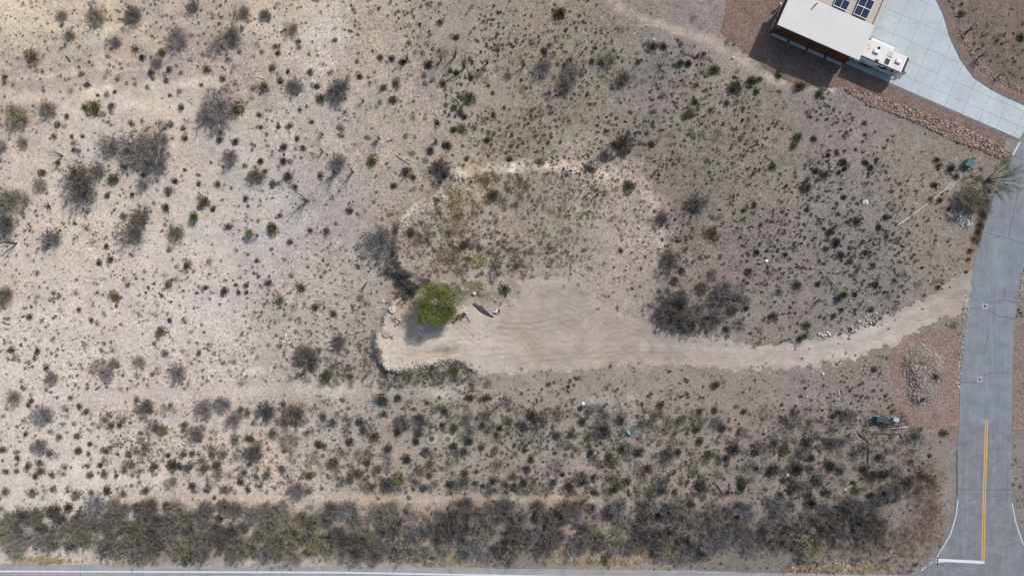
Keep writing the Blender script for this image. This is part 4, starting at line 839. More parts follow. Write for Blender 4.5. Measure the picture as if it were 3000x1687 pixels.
tile(0, 0, 2.576, {
 'g': '720,120,90 990,110,85 480,120,50 1450,45,60 1840,90,60 2000,110,55 2200,220,60 860,310,60 530,270,45 1930,1330,80 1750,260,80 360,820,75 180,1080,45',
 'h': '130,870,105', 'k': '600,1350,150 2220,650,72',
 'm': '1330,280,110 1640,800,165 1130,1080,190 830,1090,100 1180,1230,110 980,1180,105 740,1280,80 1740,1180,80 2530,700,90 2560,1220,80 1650,330,80 0,1100,60 1080,1390,60 1180,470,60 300,1390,70 1560,870,80',
 'o': '240,425,68 1210,400,42 1770,820,80 945,1245,38 700,800,70', 'q': '2420,740,45 320,1300,40 1990,650,50 860,1350,60',
 'd': '625,565,30 670,640,38 1270,530,40 1160,590,25 1070,430,40 820,430,25 505,350,18 45,580,35 345,690,20 1250,600,35 1375,550,25 1440,455,25 1530,410,22 1680,590,45 1810,395,28 1985,395,25 2045,515,45 2095,400,35 2260,310,35 2265,360,28 2335,405,22 2525,300,32 2340,540,38 2500,550,28 1920,670,30 2110,620,45 2380,650,45 1360,700,30 1365,810,38 840,795,42 845,845,28 815,710,30 640,810,35 985,935,35 330,850,35 445,940,45 510,880,32 405,1030,38 1385,970,35 1660,1055,38 1780,1065,45 1960,870,32 2190,950,40 2240,1045,32 2290,1110,38 2145,1110,45 2140,1215,40 2190,1220,30 1970,1215,38 2000,1290,32 2065,1380,50 2415,1330,40 1640,1385,40 605,1140,30 890,590,28 960,630,22 1020,630,25 2170,1330,60 2570,960,30 2570,1020,30 1730,450,28 750,870,28 2080,350,35 1340,500,20 1860,1250,30 440,1225,35 1120,660,28 15,1210,25 1265,1430,40 790,860,30',
 'b': '1130,550,35 1550,520,40 2175,540,25 1275,720,20 1520,640,20 740,720,20 545,1030,22 630,1030,22 1290,945,32 1400,1040,32 1970,960,25 2100,960,25 2265,830,25 1390,1280,20 1320,1365,35 555,1130,25 1500,1385,28 2230,1410,32 2360,920,25 865,690,22 680,470,15 1080,1320,22'})
tile(1000, 0, 2.576, {
 'q': '1655,90,66 965,730,62 395,755,40 910,970,50 235,1220,55 2165,1400,60', 'k': '2140,1075,92 2000,1165,55 1880,1270,65 750,1260,95', 'b': '2340,1080,35 1110,645,20 1140,700,22 740,160,35 590,180,20 1360,605,20 490,1300,55 550,1340,30 1150,870,30 1230,815,22',
 'm': '1520,500,85 1740,540,90 0,650,90 1260,570,35', 'g': '2130,580,70 1690,650,78 2010,440,75 1500,1220,50',
 'd': '650,485,50 625,565,30 410,625,45 380,440,38 295,430,32 470,465,35 320,660,35 770,625,38 690,610,25 635,635,28 820,540,32 870,545,32 970,445,28 975,590,32 510,330,30 855,280,40 660,40,28 745,40,22 600,45,18 615,400,28 300,775,28 790,795,28 860,810,42 900,850,40 930,880,35 725,935,35 795,1090,52 670,1135,42 640,1215,28 540,1160,25 40,855,28 15,975,28 15,1030,20 850,980,38 400,1405,35 130,570,35 1260,530,20 1010,975,22 1280,1095,25 1245,1150,18 1355,1050,17 1580,1040,15 2360,340,45 2440,340,40 2245,460,32 1725,450,35 1690,495,32 1895,455,32 2510,495,22 2560,470,40 2560,330,25 2285,340,20 1540,390,40 2020,920,20 950,1190,28 490,1030,28 1100,1060,35 1270,1200,35 2370,840,25 1860,700,25 1850,365,18 690,370,20 740,380,22 2125,460,15 1190,105,15 1185,350,22 120,465,25 205,1040,25 380,1060,15 235,385,20 2350,560,0.1'.replace(' 2350,560,0.1', '')})
tile(2000, 0, 2.576, {
 'q': '245,520,55 530,600,60 400,650,70 590,590,35 890,650,48 1040,700,40 1085,1310,45 850,1090,40 2105,105,35', 'G': '735,565,36', 'o': '70,860,60',
 'd': '105,770,38 335,780,35 410,765,25 50,470,40 560,690,30 90,1035,22 180,1210,28 695,1250,45 880,1030,50 1000,1040,35 1105,1160,30 1170,1145,22 1235,1225,50 1385,1220,40 1425,1260,35 1230,1275,30 945,1410,55 310,930,22 370,965,15 210,830,28 940,845,20 550,975,25 2560,280,40 1020,1290,40 1190,1300,30 2040,1270,45 1910,1390,35 2080,1330,35',
 'b': '1380,930,25 1380,1015,20 760,965,15 1310,1130,18 1930,1200,35 1940,1250,30 2080,1340,25 2110,30,20 2330,460,15 2405,330,14'})
tile(0, 562, 2.576, {
 'm': '600,20,130 800,1370,75 1050,1280,60 1345,1360,80 385,1400,65 860,1290,50 180,50,60', 'g': '40,60,130 1330,310,70 20,780,90 1000,310,105 2290,1200,70', 'k': '30,250,100 1050,190,85 2330,1250,95 2560,1130,70', 'n': '390,350,80',
 'o': '1540,55,55 2065,270,58 850,790,55', 'q': '1205,1050,55 2460,1380,60', 'e': '350,400,50 965,700,30 1245,1220,40 2110,820,55 930,180,35',
 'd': '180,165,30 870,135,18 1250,115,50 1600,130,35 1505,105,45 660,275,28 665,145,25 275,145,18 585,240,18 800,410,35 275,610,28 1395,560,52 1580,520,28 1250,705,55 1275,440,28 2105,175,32 1960,210,25 1720,260,45 2185,375,35 2055,430,20 1790,440,22 1870,470,20 1950,635,20 2205,630,28 415,755,28 455,780,28 735,765,22 595,885,32 690,960,35 740,990,25 880,855,22 85,1195,48 275,1200,35 265,1250,30 400,1115,22 395,1215,18 345,1325,35 145,1265,20 225,1285,25 1160,1370,28 920,1000,20 1165,1140,25 1270,970,35 1390,965,28 1500,1215,35 1690,1290,25 2380,870,40 2155,925,20 1265,10,40 2540,240,22 1920,905,14 2030,1155,20 2430,640,22 2325,565,18 2440,510,18 2460,600,18 1770,1280,22',
 'b': '830,505,38 745,540,32 2340,290,30 2460,290,35 1870,105,18 1855,50,30 2030,685,38 1690,750,45 1780,700,22 1795,760,25 1860,760,22 1860,705,28 2275,720,45 1210,780,20 1545,720,30 1935,520,22 2520,920,35 810,30,28 1000,15,25 215,945,32 1000,250,..'.replace(' 1000,250,..', '')})
tile(1000, 562, 2.576, {
 'n': '290,370,140', 'k': '500,760,88 2480,520,95 2510,870,125 2480,960,95', 'm': '390,560,70', 'b': '1150,30,50 540,330,40 940,400,40 70,140,38 2110,440,28 660,670,22', 'q': '1240,730,55 860,1340,52', 'r': '2410,190,24',
 'd': '365,175,22 130,565,22 75,1395,38 125,170,20 2400,750,25 460,640,45 420,700,45 560,720,40 700,1310,30 1320,100,30 115,430,15'})
tile(2000, 562, 2.576, {
 'b': '865,700,50 545,90,30 1545,190,38 690,930,45 1930,720,28 940,1010,45', 'k': '110,80,88 60,980,95', 'r': '235,320,58 2255,250,38 2215,350,40 2180,440,34 2160,510,28 2290,180,32', 'q': '465,140,30 0,870,45 2235,300,28 1270,1040,20',
 'm': '340,740,95 240,950,95 280,830,70', 'h': '2200,60,120', 'o': '1880,60,30',
 'd': '560,450,32 945,130,30 755,140,28 1220,40,35 1290,45,25 1165,385,55 1200,480,40 1110,300,35 1390,455,35 1265,530,32 1435,560,28 1020,695,30 480,880,32 1300,770,30 1335,850,22 1420,890,35 1190,890,28 1030,935,22 1140,930,30 1415,700,28 1490,265,38 1530,300,25 340,1090,22 1465,690,35 1450,1340,35 775,480,30 465,200,20 300,245,20 1320,220,45 1610,370,28 640,440,18 500,600,40 1080,430,32 130,640,16 1950,60,32 2010,200,25 1850,215,20 2010,130,25', 'e': '730,750,35 1180,170,25'})
tile(0, 1124, 2.574, {
 'm': '100,100,70 290,470,80 1540,180,90 1760,270,75 2240,800,85', 'n': '310,240,88 1680,150,75', 'k': '1100,170,75 2010,210,80 2230,220,95 1920,520,85', 'g': '1480,370,75 1300,740,50', 'e': '650,210,40 590,170,35 445,400,35 1780,410,42 530,105,28',
 'o': '830,310,38 1230,345,50 1880,420,42 2440,470,35 2330,690,36', 'b': '210,165,32 1640,610,50 2520,590,48 1310,620,55 1550,640,42 1620,860,22 1550,800,20 1180,600,..'.replace(' 1180,600,..', ''),
 'd': '370,530,55 130,560,35 45,660,35 200,625,45 130,660,30 290,590,45 300,660,55 260,700,40 390,680,35 500,620,25 490,670,25 675,455,32 670,525,30 585,500,50 580,385,45 800,510,50 970,520,45 890,515,22 1180,330,60 900,310,40 1060,370,30 1090,485,35 1390,310,40 1390,350,30 1275,535,32 1390,530,45 1460,520,40 1595,530,40 1510,570,20 1290,610,45 1360,620,40 1440,620,50 1170,620,50 940,620,28 1000,610,22 1070,640,28 760,610,30 660,620,30 690,690,45 780,680,50 880,690,30 940,660,30 1010,680,25 1060,735,22 1050,690,22 1180,680,20 1455,765,45 1100,800,40 1575,755,25 1690,790,45 1880,600,40 1840,670,38 1820,740,40 1870,790,40 2060,370,50 1920,300,25 2130,160,40 1810,200,40 1870,220,38 2430,250,50 2500,300,50 2400,460,50 2140,500,35 2120,630,50 2010,690,55 1935,690,22 1970,770,32 2080,770,25 2430,780,25 2330,810,50 2480,700,25 2550,710,25 2550,760,28 230,120,35 65,185,22 30,240,20 510,190,25 30,820,50 230,820,60 390,800,40 560,830,60 690,820,40 810,800,50 920,820,45 1000,760,20 1030,120,38 1300,150,28 990,290,22 565,300,25 190,380,35 20,500,40 380,355,22'})
tile(1000, 1124, 2.574, {
 'm': '1250,120,55 940,270,50 1180,600,55 1630,620,70', 'k': '450,290,75 590,270,60 1960,350,80 2460,530,72 2550,1000,60', 'e': '1150,510,50 800,590,25 560,730,24 2240,1500,..'.replace(' 2240,1500,..', ''), 'o': '1060,480,35 440,720,58 1410,660,26 1290,700,36 680,600,42',
 'b': '60,440,45 350,500,45 2120,490,45 2310,640,50 160,350,45 240,400,60 1440,240,60 1720,770,65 1020,660,30 1000,750,30 1460,280,40 2150,730,50 660,690,30 320,225,35',
 'd': '20,120,25 300,130,70 430,110,40 640,140,30 1095,110,40 780,200,45 970,100,40 480,320,45 140,290,50 420,370,40 580,370,55 560,430,45 680,315,28 760,310,30 850,345,45 1060,310,40 1190,330,40 1170,380,35 1100,365,25 1370,320,60 1620,390,50 1740,390,40 1820,290,45 1750,465,25 1860,455,22 1690,530,22 1880,520,38 1610,520,22 1385,500,30 1310,460,25 1430,560,40 1310,520,25 1215,520,22 970,430,50 840,470,45 920,510,40 490,570,50 190,600,40 640,500,35 935,670,45 120,680,60 60,730,50 340,770,70 230,780,32 630,790,45 820,760,50 510,850,25 1140,740,40 1070,770,30 1240,760,30 1400,640,45 1380,750,40 1300,770,30 1670,680,30 1600,740,45 1820,740,50 1910,820,40 1900,710,30 1750,715,25 2020,560,50 2230,520,45 2000,370,60 2115,270,50 2230,410,18 2540,510,45 2050,800,40 2230,820,28 2420,800,50 2510,810,30 2170,830,20 2560,745,25 2520,285,22 2510,370,25 2410,160,38 2330,80,25 1560,5,25 1680,35,15 1980,240,22 2265,155,20 2145,145,15 1810,180,35 1160,900,38'})
tile(2000, 1124, 2.574, {
 'm': '1250,250,55 470,370,50 1210,440,50 1620,650,60', 'e': '1310,530,40 1190,660,50 1010,740,55 1770,395,45', 'r': '1730,590,38 1800,680,55 1870,730,48', 'G': '1980,370,36 1865,545,18', 'q': '770,500,50 450,730,45 250,10,40',
 'd': '240,200,40 130,210,35 405,170,22 790,285,30 760,260,25 890,90,18 1395,100,20 1310,90,18 100,340,45 300,340,50 440,360,40 130,430,45 340,430,28 400,500,70 540,510,45 200,530,45 330,560,45 950,450,60 1130,450,60 1120,610,70 700,640,60 650,680,40 870,650,70 130,790,70 450,790,55 345,820,30 740,840,45 840,800,55 950,830,40 1090,820,50 1420,840,40 1540,820,40 1610,850,50 1690,750,40 1500,770,25 1530,690,50 1290,750,30 980,560,40 760,730,30 620,790,25 1140,250,38 1180,220,30 470,210,35 1510,270,35 1350,90,18', 'b': '1480,560,45 1380,650,50 1440,690,45 700,450,38 560,640,30'})
DARK.sort(reverse=True)
for r, x, y in DARK[:290]: plant('f' if x < 1050 and (x + y) % 3 > 0.6 else 'd', x, y, r * (0.88 if x < 1050 else 0.97))
SMALL = DARK[290:]
# the thicket along the main road
th = random.Random(21)
for row, (y0, dy) in enumerate(((1486, 9), (1516, 14), (1552, 14), (1588, 14), (1618, 10))):
    x = -20 + row * 17
    while x < 2600:
        r = th.uniform(20, 38) if row < 4 else th.uniform(18, 34)
        y = y0 + th.uniform(-dy, dy); lim = 2640 - abs(row - 1.2) * 60
        if row == 0 and (th.random() < 0.35): x += r * 1.5; continue
        if row == 4 and (1600 < x < 1930 or x > 2080 or 60 < x < 260 or th.random() < 0.25): x += r * 1.6; continue
        if row == 3 and x > 2420: break
        if th.random() < 0.10: x += r * 1.2; continue
        if x > lim: break
        if row <= 1: k = th.choice('mgkknb' if x < 1000 else 'mkgnkd')
        elif row == 2: k = th.choice('mkghnk') if x < 1000 else th.choice('nnkgkk')
        else: k = th.choice('gghmkk' if x < 1000 else ('gkmnnk' if x < 2250 else 'hhgk'))
        if k == 'd': k = 'b'
        if k == 'b': r *= 0.7
        plant(k, x, y, r); x += r * th.uniform(1.12, 1.72)
for x, y, r, k in [(1955,905,22,'k'),(2000,865,24,'k'),(2150,905,22,'k'),(2170,945,20,'m'),(2060,840,22,'k'),(2185,880,18,'m'),(2090,800,18,'m'),(2030,960,18,'b'),(2130,965,16,'b'),(2050,905,28,'m'),(2105,880,26,'k'),(2125,838,24,'m'),(2085,935,24,'k'),(2010,945,24,'m'),(1940,640,26,'k'),(1975,820,18,'b'),(1995,790,16,'b'),(1960,770,15,'b'),(2160,870,16,'b'),(2375,1600,48,'h'),(2330,1570,34,'h'),(1950,1600,36,'h'),(1985,1625,26,'g'),(1500,1620,34,'g'),(1100,1610,46,'g'),(1060,1590,34,'h'),(540,1600,26,'h'),(545,1640,18,'q'),(690,1620,38,'g'),(2500,1500,42,'k'),(2540,1540,38,'k'),(2470,1560,36,'m'),(1775,1640,18,'q'),(390,1560,46,'h'),(230,1545,36,'h'),(860,1560,44,'h'),(930,1590,40,'h'),(1240,1615,30,'g'),(2620,1440,38,'m'),(2660,1420,30,'b')]: plant(k, x, y, r)

# ------------------------------------------------------------------ yuccas, ocotillos, the green tree, the palo verde
def yucca_mesh(seed, n=230):
    C = np.tile(np.array([[0, 0, 0.75]]), (n, 1)) + rng.normal(size=(n, 3)) * 0.05; d = unit(rng.normal(size=(n, 3))); d[:, 2] = d[:, 2] * 0.8 + 0.25; d = unit(d)
    V, F, T = tri_leaves(C, d, 0.75 + 0.3 * rng.random(n), 0.09, pick([(0.12,0.20,0.06),(0.16,0.25,0.08),(0.20,0.26,0.12),(0.09,0.15,0.05)], n))
    m = 70; d2 = unit(rng.normal(size=(m, 3)) * (1, 1, 0.3) - (0, 0, 0.6)); V2, F2, T2 = tri_leaves(np.tile([[0, 0, 0.6]], (m, 1)), d2, 0.55, 0.07, pick([(0.32, 0.27, 0.18)], m))
    V, F, T = merge([(V, F, T), (V2, F2, T2)]); V[:, 2] = np.maximum(V[:, 2], 0.02); return np_mesh('leaf_rosette', V, F, M_LEAF, T)
YUC = [yucca_mesh(i) for i in range(3)]
for i, (x, y, r, lab, stalk) in enumerate([(569, 636, 20, 'bright green yucca rosette casting a dark shadow on pale sand', None), (731, 682, 20, 'yucca with a flattened ocotillo-like flower stalk at its foot', None),
        (2468, 864, 19, 'spherical green yucca with a long fallen flower stalk', [(2453, 852), (2425, 818), (2396, 790)]), (2355, 985, 17, 'dark green yucca at the upper edge of the dirt track', None)]):
    p = W(x, y, 0.7); z = float(height(np.array([p[0]]), np.array([p[1]]))[0]); t = empty('yucca', (p[0], p[1], z), i * 1.3); tag(t, lab if i != 1 else 'yucca with drooping dead lower leaves beside an olive bush', 'yucca')
    o = link('leaf_rosette', YUC[i % 3], t); s = r * S; o.scale = (s, s, s * 1.1)
    MB().tube([(0, 0, 0), (0.02, 0, 0.75 * s)], [0.14, 0.10], 8).build('trunk', M_DARKWOOD, t)
    if stalk:
        q_ = [np.array(W(*a)) for a in stalk]; pts = [(a[0], a[1], float(height(np.array([a[0]]), np.array([a[1]]))[0]) + h_) for a, h_ in zip(q_, (0.35, 0.2, 0.08))]
        o = MB().tube([Vector(a) - Vector((p[0], p[1], z)) for a in pts], [0.07, 0.055, 0.04], 6).build('fallen_stalk', M_DARKWOOD, t); t.rotation_euler = (0, 0, 0)
for x, y, r, lab in [(2703,1062,11,'small dark agave near the middle of the stone island'),(2741,1102,22,'spiky dark green agave on the side of the stone island facing the road'),(2704,1170,10,'small dark agave at the lower end of the stone island')]:
    p = W(x, y, 0.9); t = empty('agave', (p[0], p[1], 0.72), x); tag(t, lab, 'agave'); n_ = 46; d_ = dome(n_); d_[:, 2] = d_[:, 2] * 0.6 + 0.15
    V_, F_, T_ = tri_leaves(np.zeros((n_, 3)), unit(d_), r * S * (0.8 + 0.5 * rng.random(n_)), 0.10, pick([(0.06, 0.075, 0.045), (0.08, 0.09, 0.05)], n_)); link('leaf_rosette', np_mesh('leaf_rosette', V_, F_, M_LEAF, T_), t); MB().lathe([(0.12, -0.1), (0.1, 0.1), (0.04, 0.16)], n=8).build('heart', M_DARKWOOD, t)
def ocotillo_mesh(seed, n, Hh, spread):
    r = random.Random(seed); mb = MB()
    for i in range(n):
        a = r.uniform(0, 6.28); s = spread * r.uniform(0.25, 1.0); h_ = Hh * r.uniform(0.7, 1.0)
        pts = [(0.05 * math.cos(a), 0.05 * math.sin(a), 0)] + [(math.cos(a) * s * h_ * (t ** 1.25), math.sin(a) * s * h_ * (t ** 1.25), h_ * t) for t in (0.3, 0.65, 1.0)]
        mb.tube(pts, [0.048, 0.036, 0.028, 0.014], 5)
    return mb.mesh('canes', simple('ocotillo_bark_%d' % seed, (0.115, 0.115, 0.10), 0.95, 0.25, 3))
OCO = [ocotillo_mesh(100 + i, 9 + 2 * i, 3.0 + 0.25 * i, 0.42) for i in range(4)]
for i, (x, y, s) in enumerate([(947,446,.9),(186,458,.9),(947,396,.7),(986,508,1.0),(1194,174,1.0),(1293,178,.95),(1332,170,1.1),(1361,199,1.1),(1427,186,1.15),(1278,415,.9),(1301,520,1.15),(1112,408,.7),(1035,505,1.1),(1066,297,.6),
        (47,713,1.1),(901,589,1.15),(2834,93,.9),(2868,168,.85),(2927,222,.6),(2391,881,.7),(1070,838,.5),(757,690,.7),(1535,195,.8)]):
    p = W(x, y); z = float(height(np.array([p[0]]), np.array([p[1]]))[0]); t = empty('ocotillo', (p[0], p[1], z - 0.03), random.uniform(0, 6.28)); t.scale = (s, s, s)
    tag(t, 'ocotillo with thin upright canes ' + ('behind the stone edging of the driveway' if x > 2700 else region(x, y)), 'ocotillo', 'ocotillos ' + ('behind the driveway edging' if x > 2700 else region(x, y)))
    link('canes', OCO[i % 4], t); MB().lathe([(0.2, -0.02), (0.14, 0.12), (0.06, 0.18)], n=8).build('root_crown', M_DARKWOOD, t)
def foliage_tree(x, y, R, Hh, leaf_pal, twig_pal, nclump, nleaf, ls, lw, name, label, cat, lean=(0, 0), zc=0.6, bark=(0.12, 0.09, 0.07)):
    p = W(x, y); z = float(height(np.array([p[0]]), np.array([p[1]]))[0]); t = empty(name, (p[0], p[1], z - 0.05)); tag(t, label, cat)
    limbs, tw = tree_skeleton(R, Hh, 7, 7, 5, lean); link('trunk', limb_mesh('trunk', limbs, bark), t)
    d = dome(nclump); th_ = np.arctan2(d[:, 1], d[:, 0]); cc = d * (R * (0.45 + 0.5 * rng.random(nclump)) * (1 + 0.10 * np.sin(3 * th_ + 1) + 0.09 * np.sin(7 * th_)))[:, None]; cc[:, 2] = Hh * zc * 0.75 + cc[:, 2] * Hh / R * 0.45; cc[:, :2] += lean
    cr = R * (0.16 + 0.14 * rng.random(nclump)); k = rng.integers(0, nclump, nleaf)
    C = cc[k] + unit(rng.normal(size=(nleaf, 3))) * (cr[k] * rng.random(nleaf) ** 0.4)[:, None]
    D = unit(0.7 * unit(C - (lean[0], lean[1], Hh * 0.3)) + rng.normal(size=(nleaf, 3)) * 0.6 - (0, 0, 0.2))
    tint = pick(leaf_pal, nleaf) * (0.8 + 0.4 * rng.random(nclump))[k][:, None]
    P = [tri_leaves(C, D, ls * (0.5 + rng.random(nleaf)), lw * (0.6 + 0.8 * rng.random(nleaf)), tint)]
    m = nclump * 10; kk = rng.integers(0, nclump, m); P.append(tri_leaves(cc[kk], unit(rng.normal(size=(m, 3))), 0.5, 0.03, pick(twig_pal, m)))
    V, F, T = merge(P); link('crown', np_mesh('crown', V, F, M_LEAF, T), t); return t
foliage_tree(1290, 892, 3.3, 5.6, [(0.19,0.235,0.05),(0.24,0.275,0.065),(0.14,0.18,0.04),(0.27,0.29,0.09)], [(0.14, 0.12, 0.06)], 110, 17000, 0.30, 0.05, 'palo_verde_tree', 'rounded bright green tree standing alone on the turning pad', 'tree')
def paloverde():
    p = W(2886, 531); t = empty('palo_verde_tree', (p[0], p[1], -0.03)); tag(t, 'sparse grey-green tree with open branches spreading over the road edge', 'tree')
    limbs = []; tips = []
    r = random.Random(8)
    for i in range(11):
        a = -1.25 + 2.6 * i / 10 + r.uniform(-.12, .12); L = r.uniform(2.2, 3.3)
        tip = np.array([math.cos(a) * L, math.sin(a) * L, r.uniform(2.4, 3.8)]); mid = tip * 0.5 + np.array([0, 0, 0.3])
        limbs.append(([np.zeros(3), mid * 0.5 + (0, 0, 0.15), mid, tip], [0.075, 0.05, 0.032, 0.012]))
        for j in range(7):
            b = mid + (tip - mid) * r.uniform(-0.3, 1.0); d = unit(tip * (1, 1, 0.5) + rng.normal(size=3) * 1.1); e = b + d * r.uniform(0.6, 1.2); limbs.append(([b, (b + e) / 2, e], [0.016, 0.011, 0.006])); tips += [(b + (e - b) * r.random(), d) for _ in range(7)]
    link('trunk', limb_mesh('trunk', limbs, (0.13, 0.12, 0.09)), t)
    n = len(tips) * 7; C = np.repeat(np.array([a for a, _ in tips]), 7, 0) + rng.normal(size=(n, 3)) * 0.12; D = unit(np.repeat(np.array([b for _, b in tips]), 7, 0) + rng.normal(size=(n, 3)) * 0.6)
    V, F, T = tri_leaves(C, D, 0.3 + 0.35 * rng.random(n), 0.022, pick([(0.30,0.30,0.19),(0.36,0.35,0.23),(0.24,0.245,0.15)], n)); link('crown', np_mesh('crown', V, F, M_LEAF, T), t)
paloverde()

# ------------------------------------------------------------------ small ground cover (uncountable)
def blocked(X, Y, grow=0.0):
    m = np.zeros(len(X), bool)
    for P, g in ((ROAD, 0.1), (MAIN, 0.1), (DRIVE, 0.6), (HOUSE_FOOT, 0.8), (GRAVEL_A, -0.1), (ISLAND, 0.1), (RIPRAP, 0.0), (ISLAND_BED, -0.3), (EAST_BED, 0.0), (curve_bed, 0.1), (edge_rip, 0.0)): m |= sdist(P, X, Y) < g + grow
    return m
def field(n, dens, thr_seed=NZ):
    """n random points, thinned by a density function of photo pixels"""
    n = int(n * 1.4); px = rng.uniform(-400, 3400, n); py = rng.uniform(-400, 1700, n); k = rng.random(n) < dens(px, py); px, py = px[k], py[k]
    P = np.stack([(px - 1500) * S, (843.5 - py) * S], 1); return P[~blocked(P[:, 0], P[:, 1])]
def box_w(px, py, x0, x1, y0, y1, f=40): return sstep(x0 - f, x0 + f, px) * (1 - sstep(x1 - f, x1 + f, px)) * sstep(y0 - f, y0 + f, py) * (1 - sstep(y1 - f, y1 + f, py))
def on_track(px, py): X = (px - 1500) * S; Y = (843.5 - py) * S; return sstep(0.4, -1.7, sdist(TRACK, X, Y) + 1.2 * NZ2.fbm(X, Y, 2.5, 2))
BARE = [([(0,285),(200,290),(330,262),(500,250),(640,238)], 22), ([(330,300),(440,315),(560,300)], 42), ([(250,1180),(600,1145),(900,1135),(1300,1140)], 24), ([(350,1470),(700,1462),(1100,1458),(1500,1462),(1800,1472)], 18), ([(0,1400),(250,1410),(500,1395)], 14), ([(1790,0),(1880,55),(1960,80),(2060,110),(2150,160),(2230,215),(2320,250),(2440,262)], 26), ([(2100,40),(2000,20),(1930,-20)], 60), ([(2790,1290),(2780,1400),(2770,1530),(2700,1640)], 26), ([(2480,290),(2650,380),(2800,440)], 34)]
def bare(px, py):
    X = (px - 1500) * S; Y = (843.5 - py) * S; b = np.ones(len(px))
    for L, w_ in BARE: b = b * (0.06 + 0.94 * sstep(w_ * S * 0.5, w_ * S * 1.6, ldist(WP(L), X, Y)))
    return b
def d_scrub(px, py):
    X = (px - 1500) * S; Y = (843.5 - py) * S
    v = 0.17 + 0.56 * box_w(px, py, 1300, 2680, 70, 760) + 0.15 * sstep(2990, 3080, px) + 0.15 * sstep(-10, -60, py) + 0.36 * box_w(px, py, 1000, 2700, 1120, 1490) + 0.22 * box_w(px, py, 0, 1000, 1240, 1450) + 0.22 * box_w(px, py, -50, 1100, 760, 1160) + 0.5 * box_w(px, py, 1950, 2650, 620, 980) + 0.25 * box_w(px, py, 600, 1500, -50, 130) + 0.25 * box_w(px, py, 850, 1100, 980, 1110)
    v = v * (1 - 0.85 * sstep(0.5, -1.5, sdist(PLATEAU, X, Y))) * (1 - 0.97 * on_track(px, py)) * bare(px, py)
    return v * np.clip(0.7 + 1.6 * NZ2.fbm(X, Y, 4.5, 3), 0.03, 1.9)
def d_grass(px, py):
    X = (px - 1500) * S; Y = (843.5 - py) * S
    v = 0.10 + 0.8 * sstep(1.0, -1.5, sdist(PLATEAU, X, Y)) * (1 - 0.75 * sstep(740, 840, py)) * (1 - 0.6 * sstep(1650, 1850, px)) + 0.30 * box_w(px, py, 1400, 2200, 200, 560) + 0.5 * box_w(px, py, 850, 1420, 1060, 1110, 20) + 0.5 * box_w(px, py, 2300, 2750, 1560, 1690) + 0.3 * box_w(px, py, 700, 1100, 860, 1110) + 0.25 * box_w(px, py, 2500, 2840, 480, 800) + 0.25 * box_w(px, py, 200, 650, 1020, 1200) + 0.2 * box_w(px, py, 0, 600, 0, 120) + 0.35 * box_w(px, py, 300, 2680, 1190, 1470)
    v = v * (1 - 0.94 * on_track(px, py)) * bare(px, py)
    return v * np.clip(0.7 + 1.2 * NZ3.fbm(X, Y, 4, 3), 0.03, 1.8)
def tuft_template(n, h_, spread, w_):
    d = dome(n); d[:, 2] = d[:, 2] * 0.7 + 0.25; D = unit(d * (spread, spread, 1)); C = rng.normal(size=(n, 3)) * (0.25, 0.25, 0.0)
    V, F, _ = tri_leaves(C, D, h_ * (0.6 + 0.6 * rng.random(n)), w_, np.ones((n, 3))); V[:, 2] = np.maximum(V[:, 2], 0.0); return V, F
def scrub_template(n=34):
    d = dome(n); C = d * (0.55 * rng.random(n) ** 0.5)[:, None]; C[:, 2] *= 0.8
    V, F, _ = tri_leaves(C, unit(d + rng.normal(size=(n, 3)) * 0.5), 0.5 * (0.6 + 0.8 * rng.random(n)), 0.24, np.ones((n, 3))); V[:, 2] = np.maximum(V[:, 2], 0); return V, F
def stuff(name, P, templates, sc, pal, label, mat=M_TUFT, lift=0.0, west=1.0):
    # haze put into the tint: plants lighter towards the left side
    n = len(P); z = height(P[:, 0], P[:, 1]); tn = pick(pal, n) * (west + (1 - west) * sstep(-35, 0, P[:, 0]))[:, None]; o = scatter_mesh(name, templates, np.c_[P, z + lift], sc, rng.random(n) * 6.28, tn, mat); return tag(o, label, None, None, 'stuff')
P = field(46000, d_scrub); n = len(P)
stuff('low_scrub', P, [scrub_template() for _ in range(8)], 0.11 + 0.33 * rng.random(n) ** 2.4, PAL_D + PAL_DB + [(0.13, 0.13, 0.10), (0.16, 0.155, 0.125), (0.19, 0.17, 0.13)], 'countless small dark scrub clumps dotted over the stony ground', west=1.75)
P = field(70000, d_grass); n = len(P)
PAL_GRASS = [(0.20,0.185,0.115),(0.17,0.165,0.11),(0.13,0.13,0.095),(0.105,0.105,0.08),(0.30,0.26,0.16),(0.14,0.12,0.085),(0.16,0.165,0.12)]
stuff('dry_grass', P, [tuft_template(16, 0.9, 1.0, 0.17) for _ in range(8)], 0.17 + 0.28 * rng.random(n) ** 1.5, PAL_GRASS, 'thin dry grass tufts, thickest on the raised pad')
SP = np.array([W(x, y) for r, x, y in SMALL]); nS = len(SP)
tpl = []
for k in range(6):
    m_ = SHR['d'][k]; V_ = np.zeros(len(m_.vertices) * 3, np.float32); m_.vertices.foreach_get('co', V_); V_ = V_.reshape(-1, 3)[:600]; tpl.append((V_.astype(float), np.arange(len(V_)).reshape(-1, 3)))
stuff('small_scrub', SP, tpl, np.array([r * S for r, x, y in SMALL]), PAL_D, 'small dark shrubs scattered between the larger bushes', west=1.4)
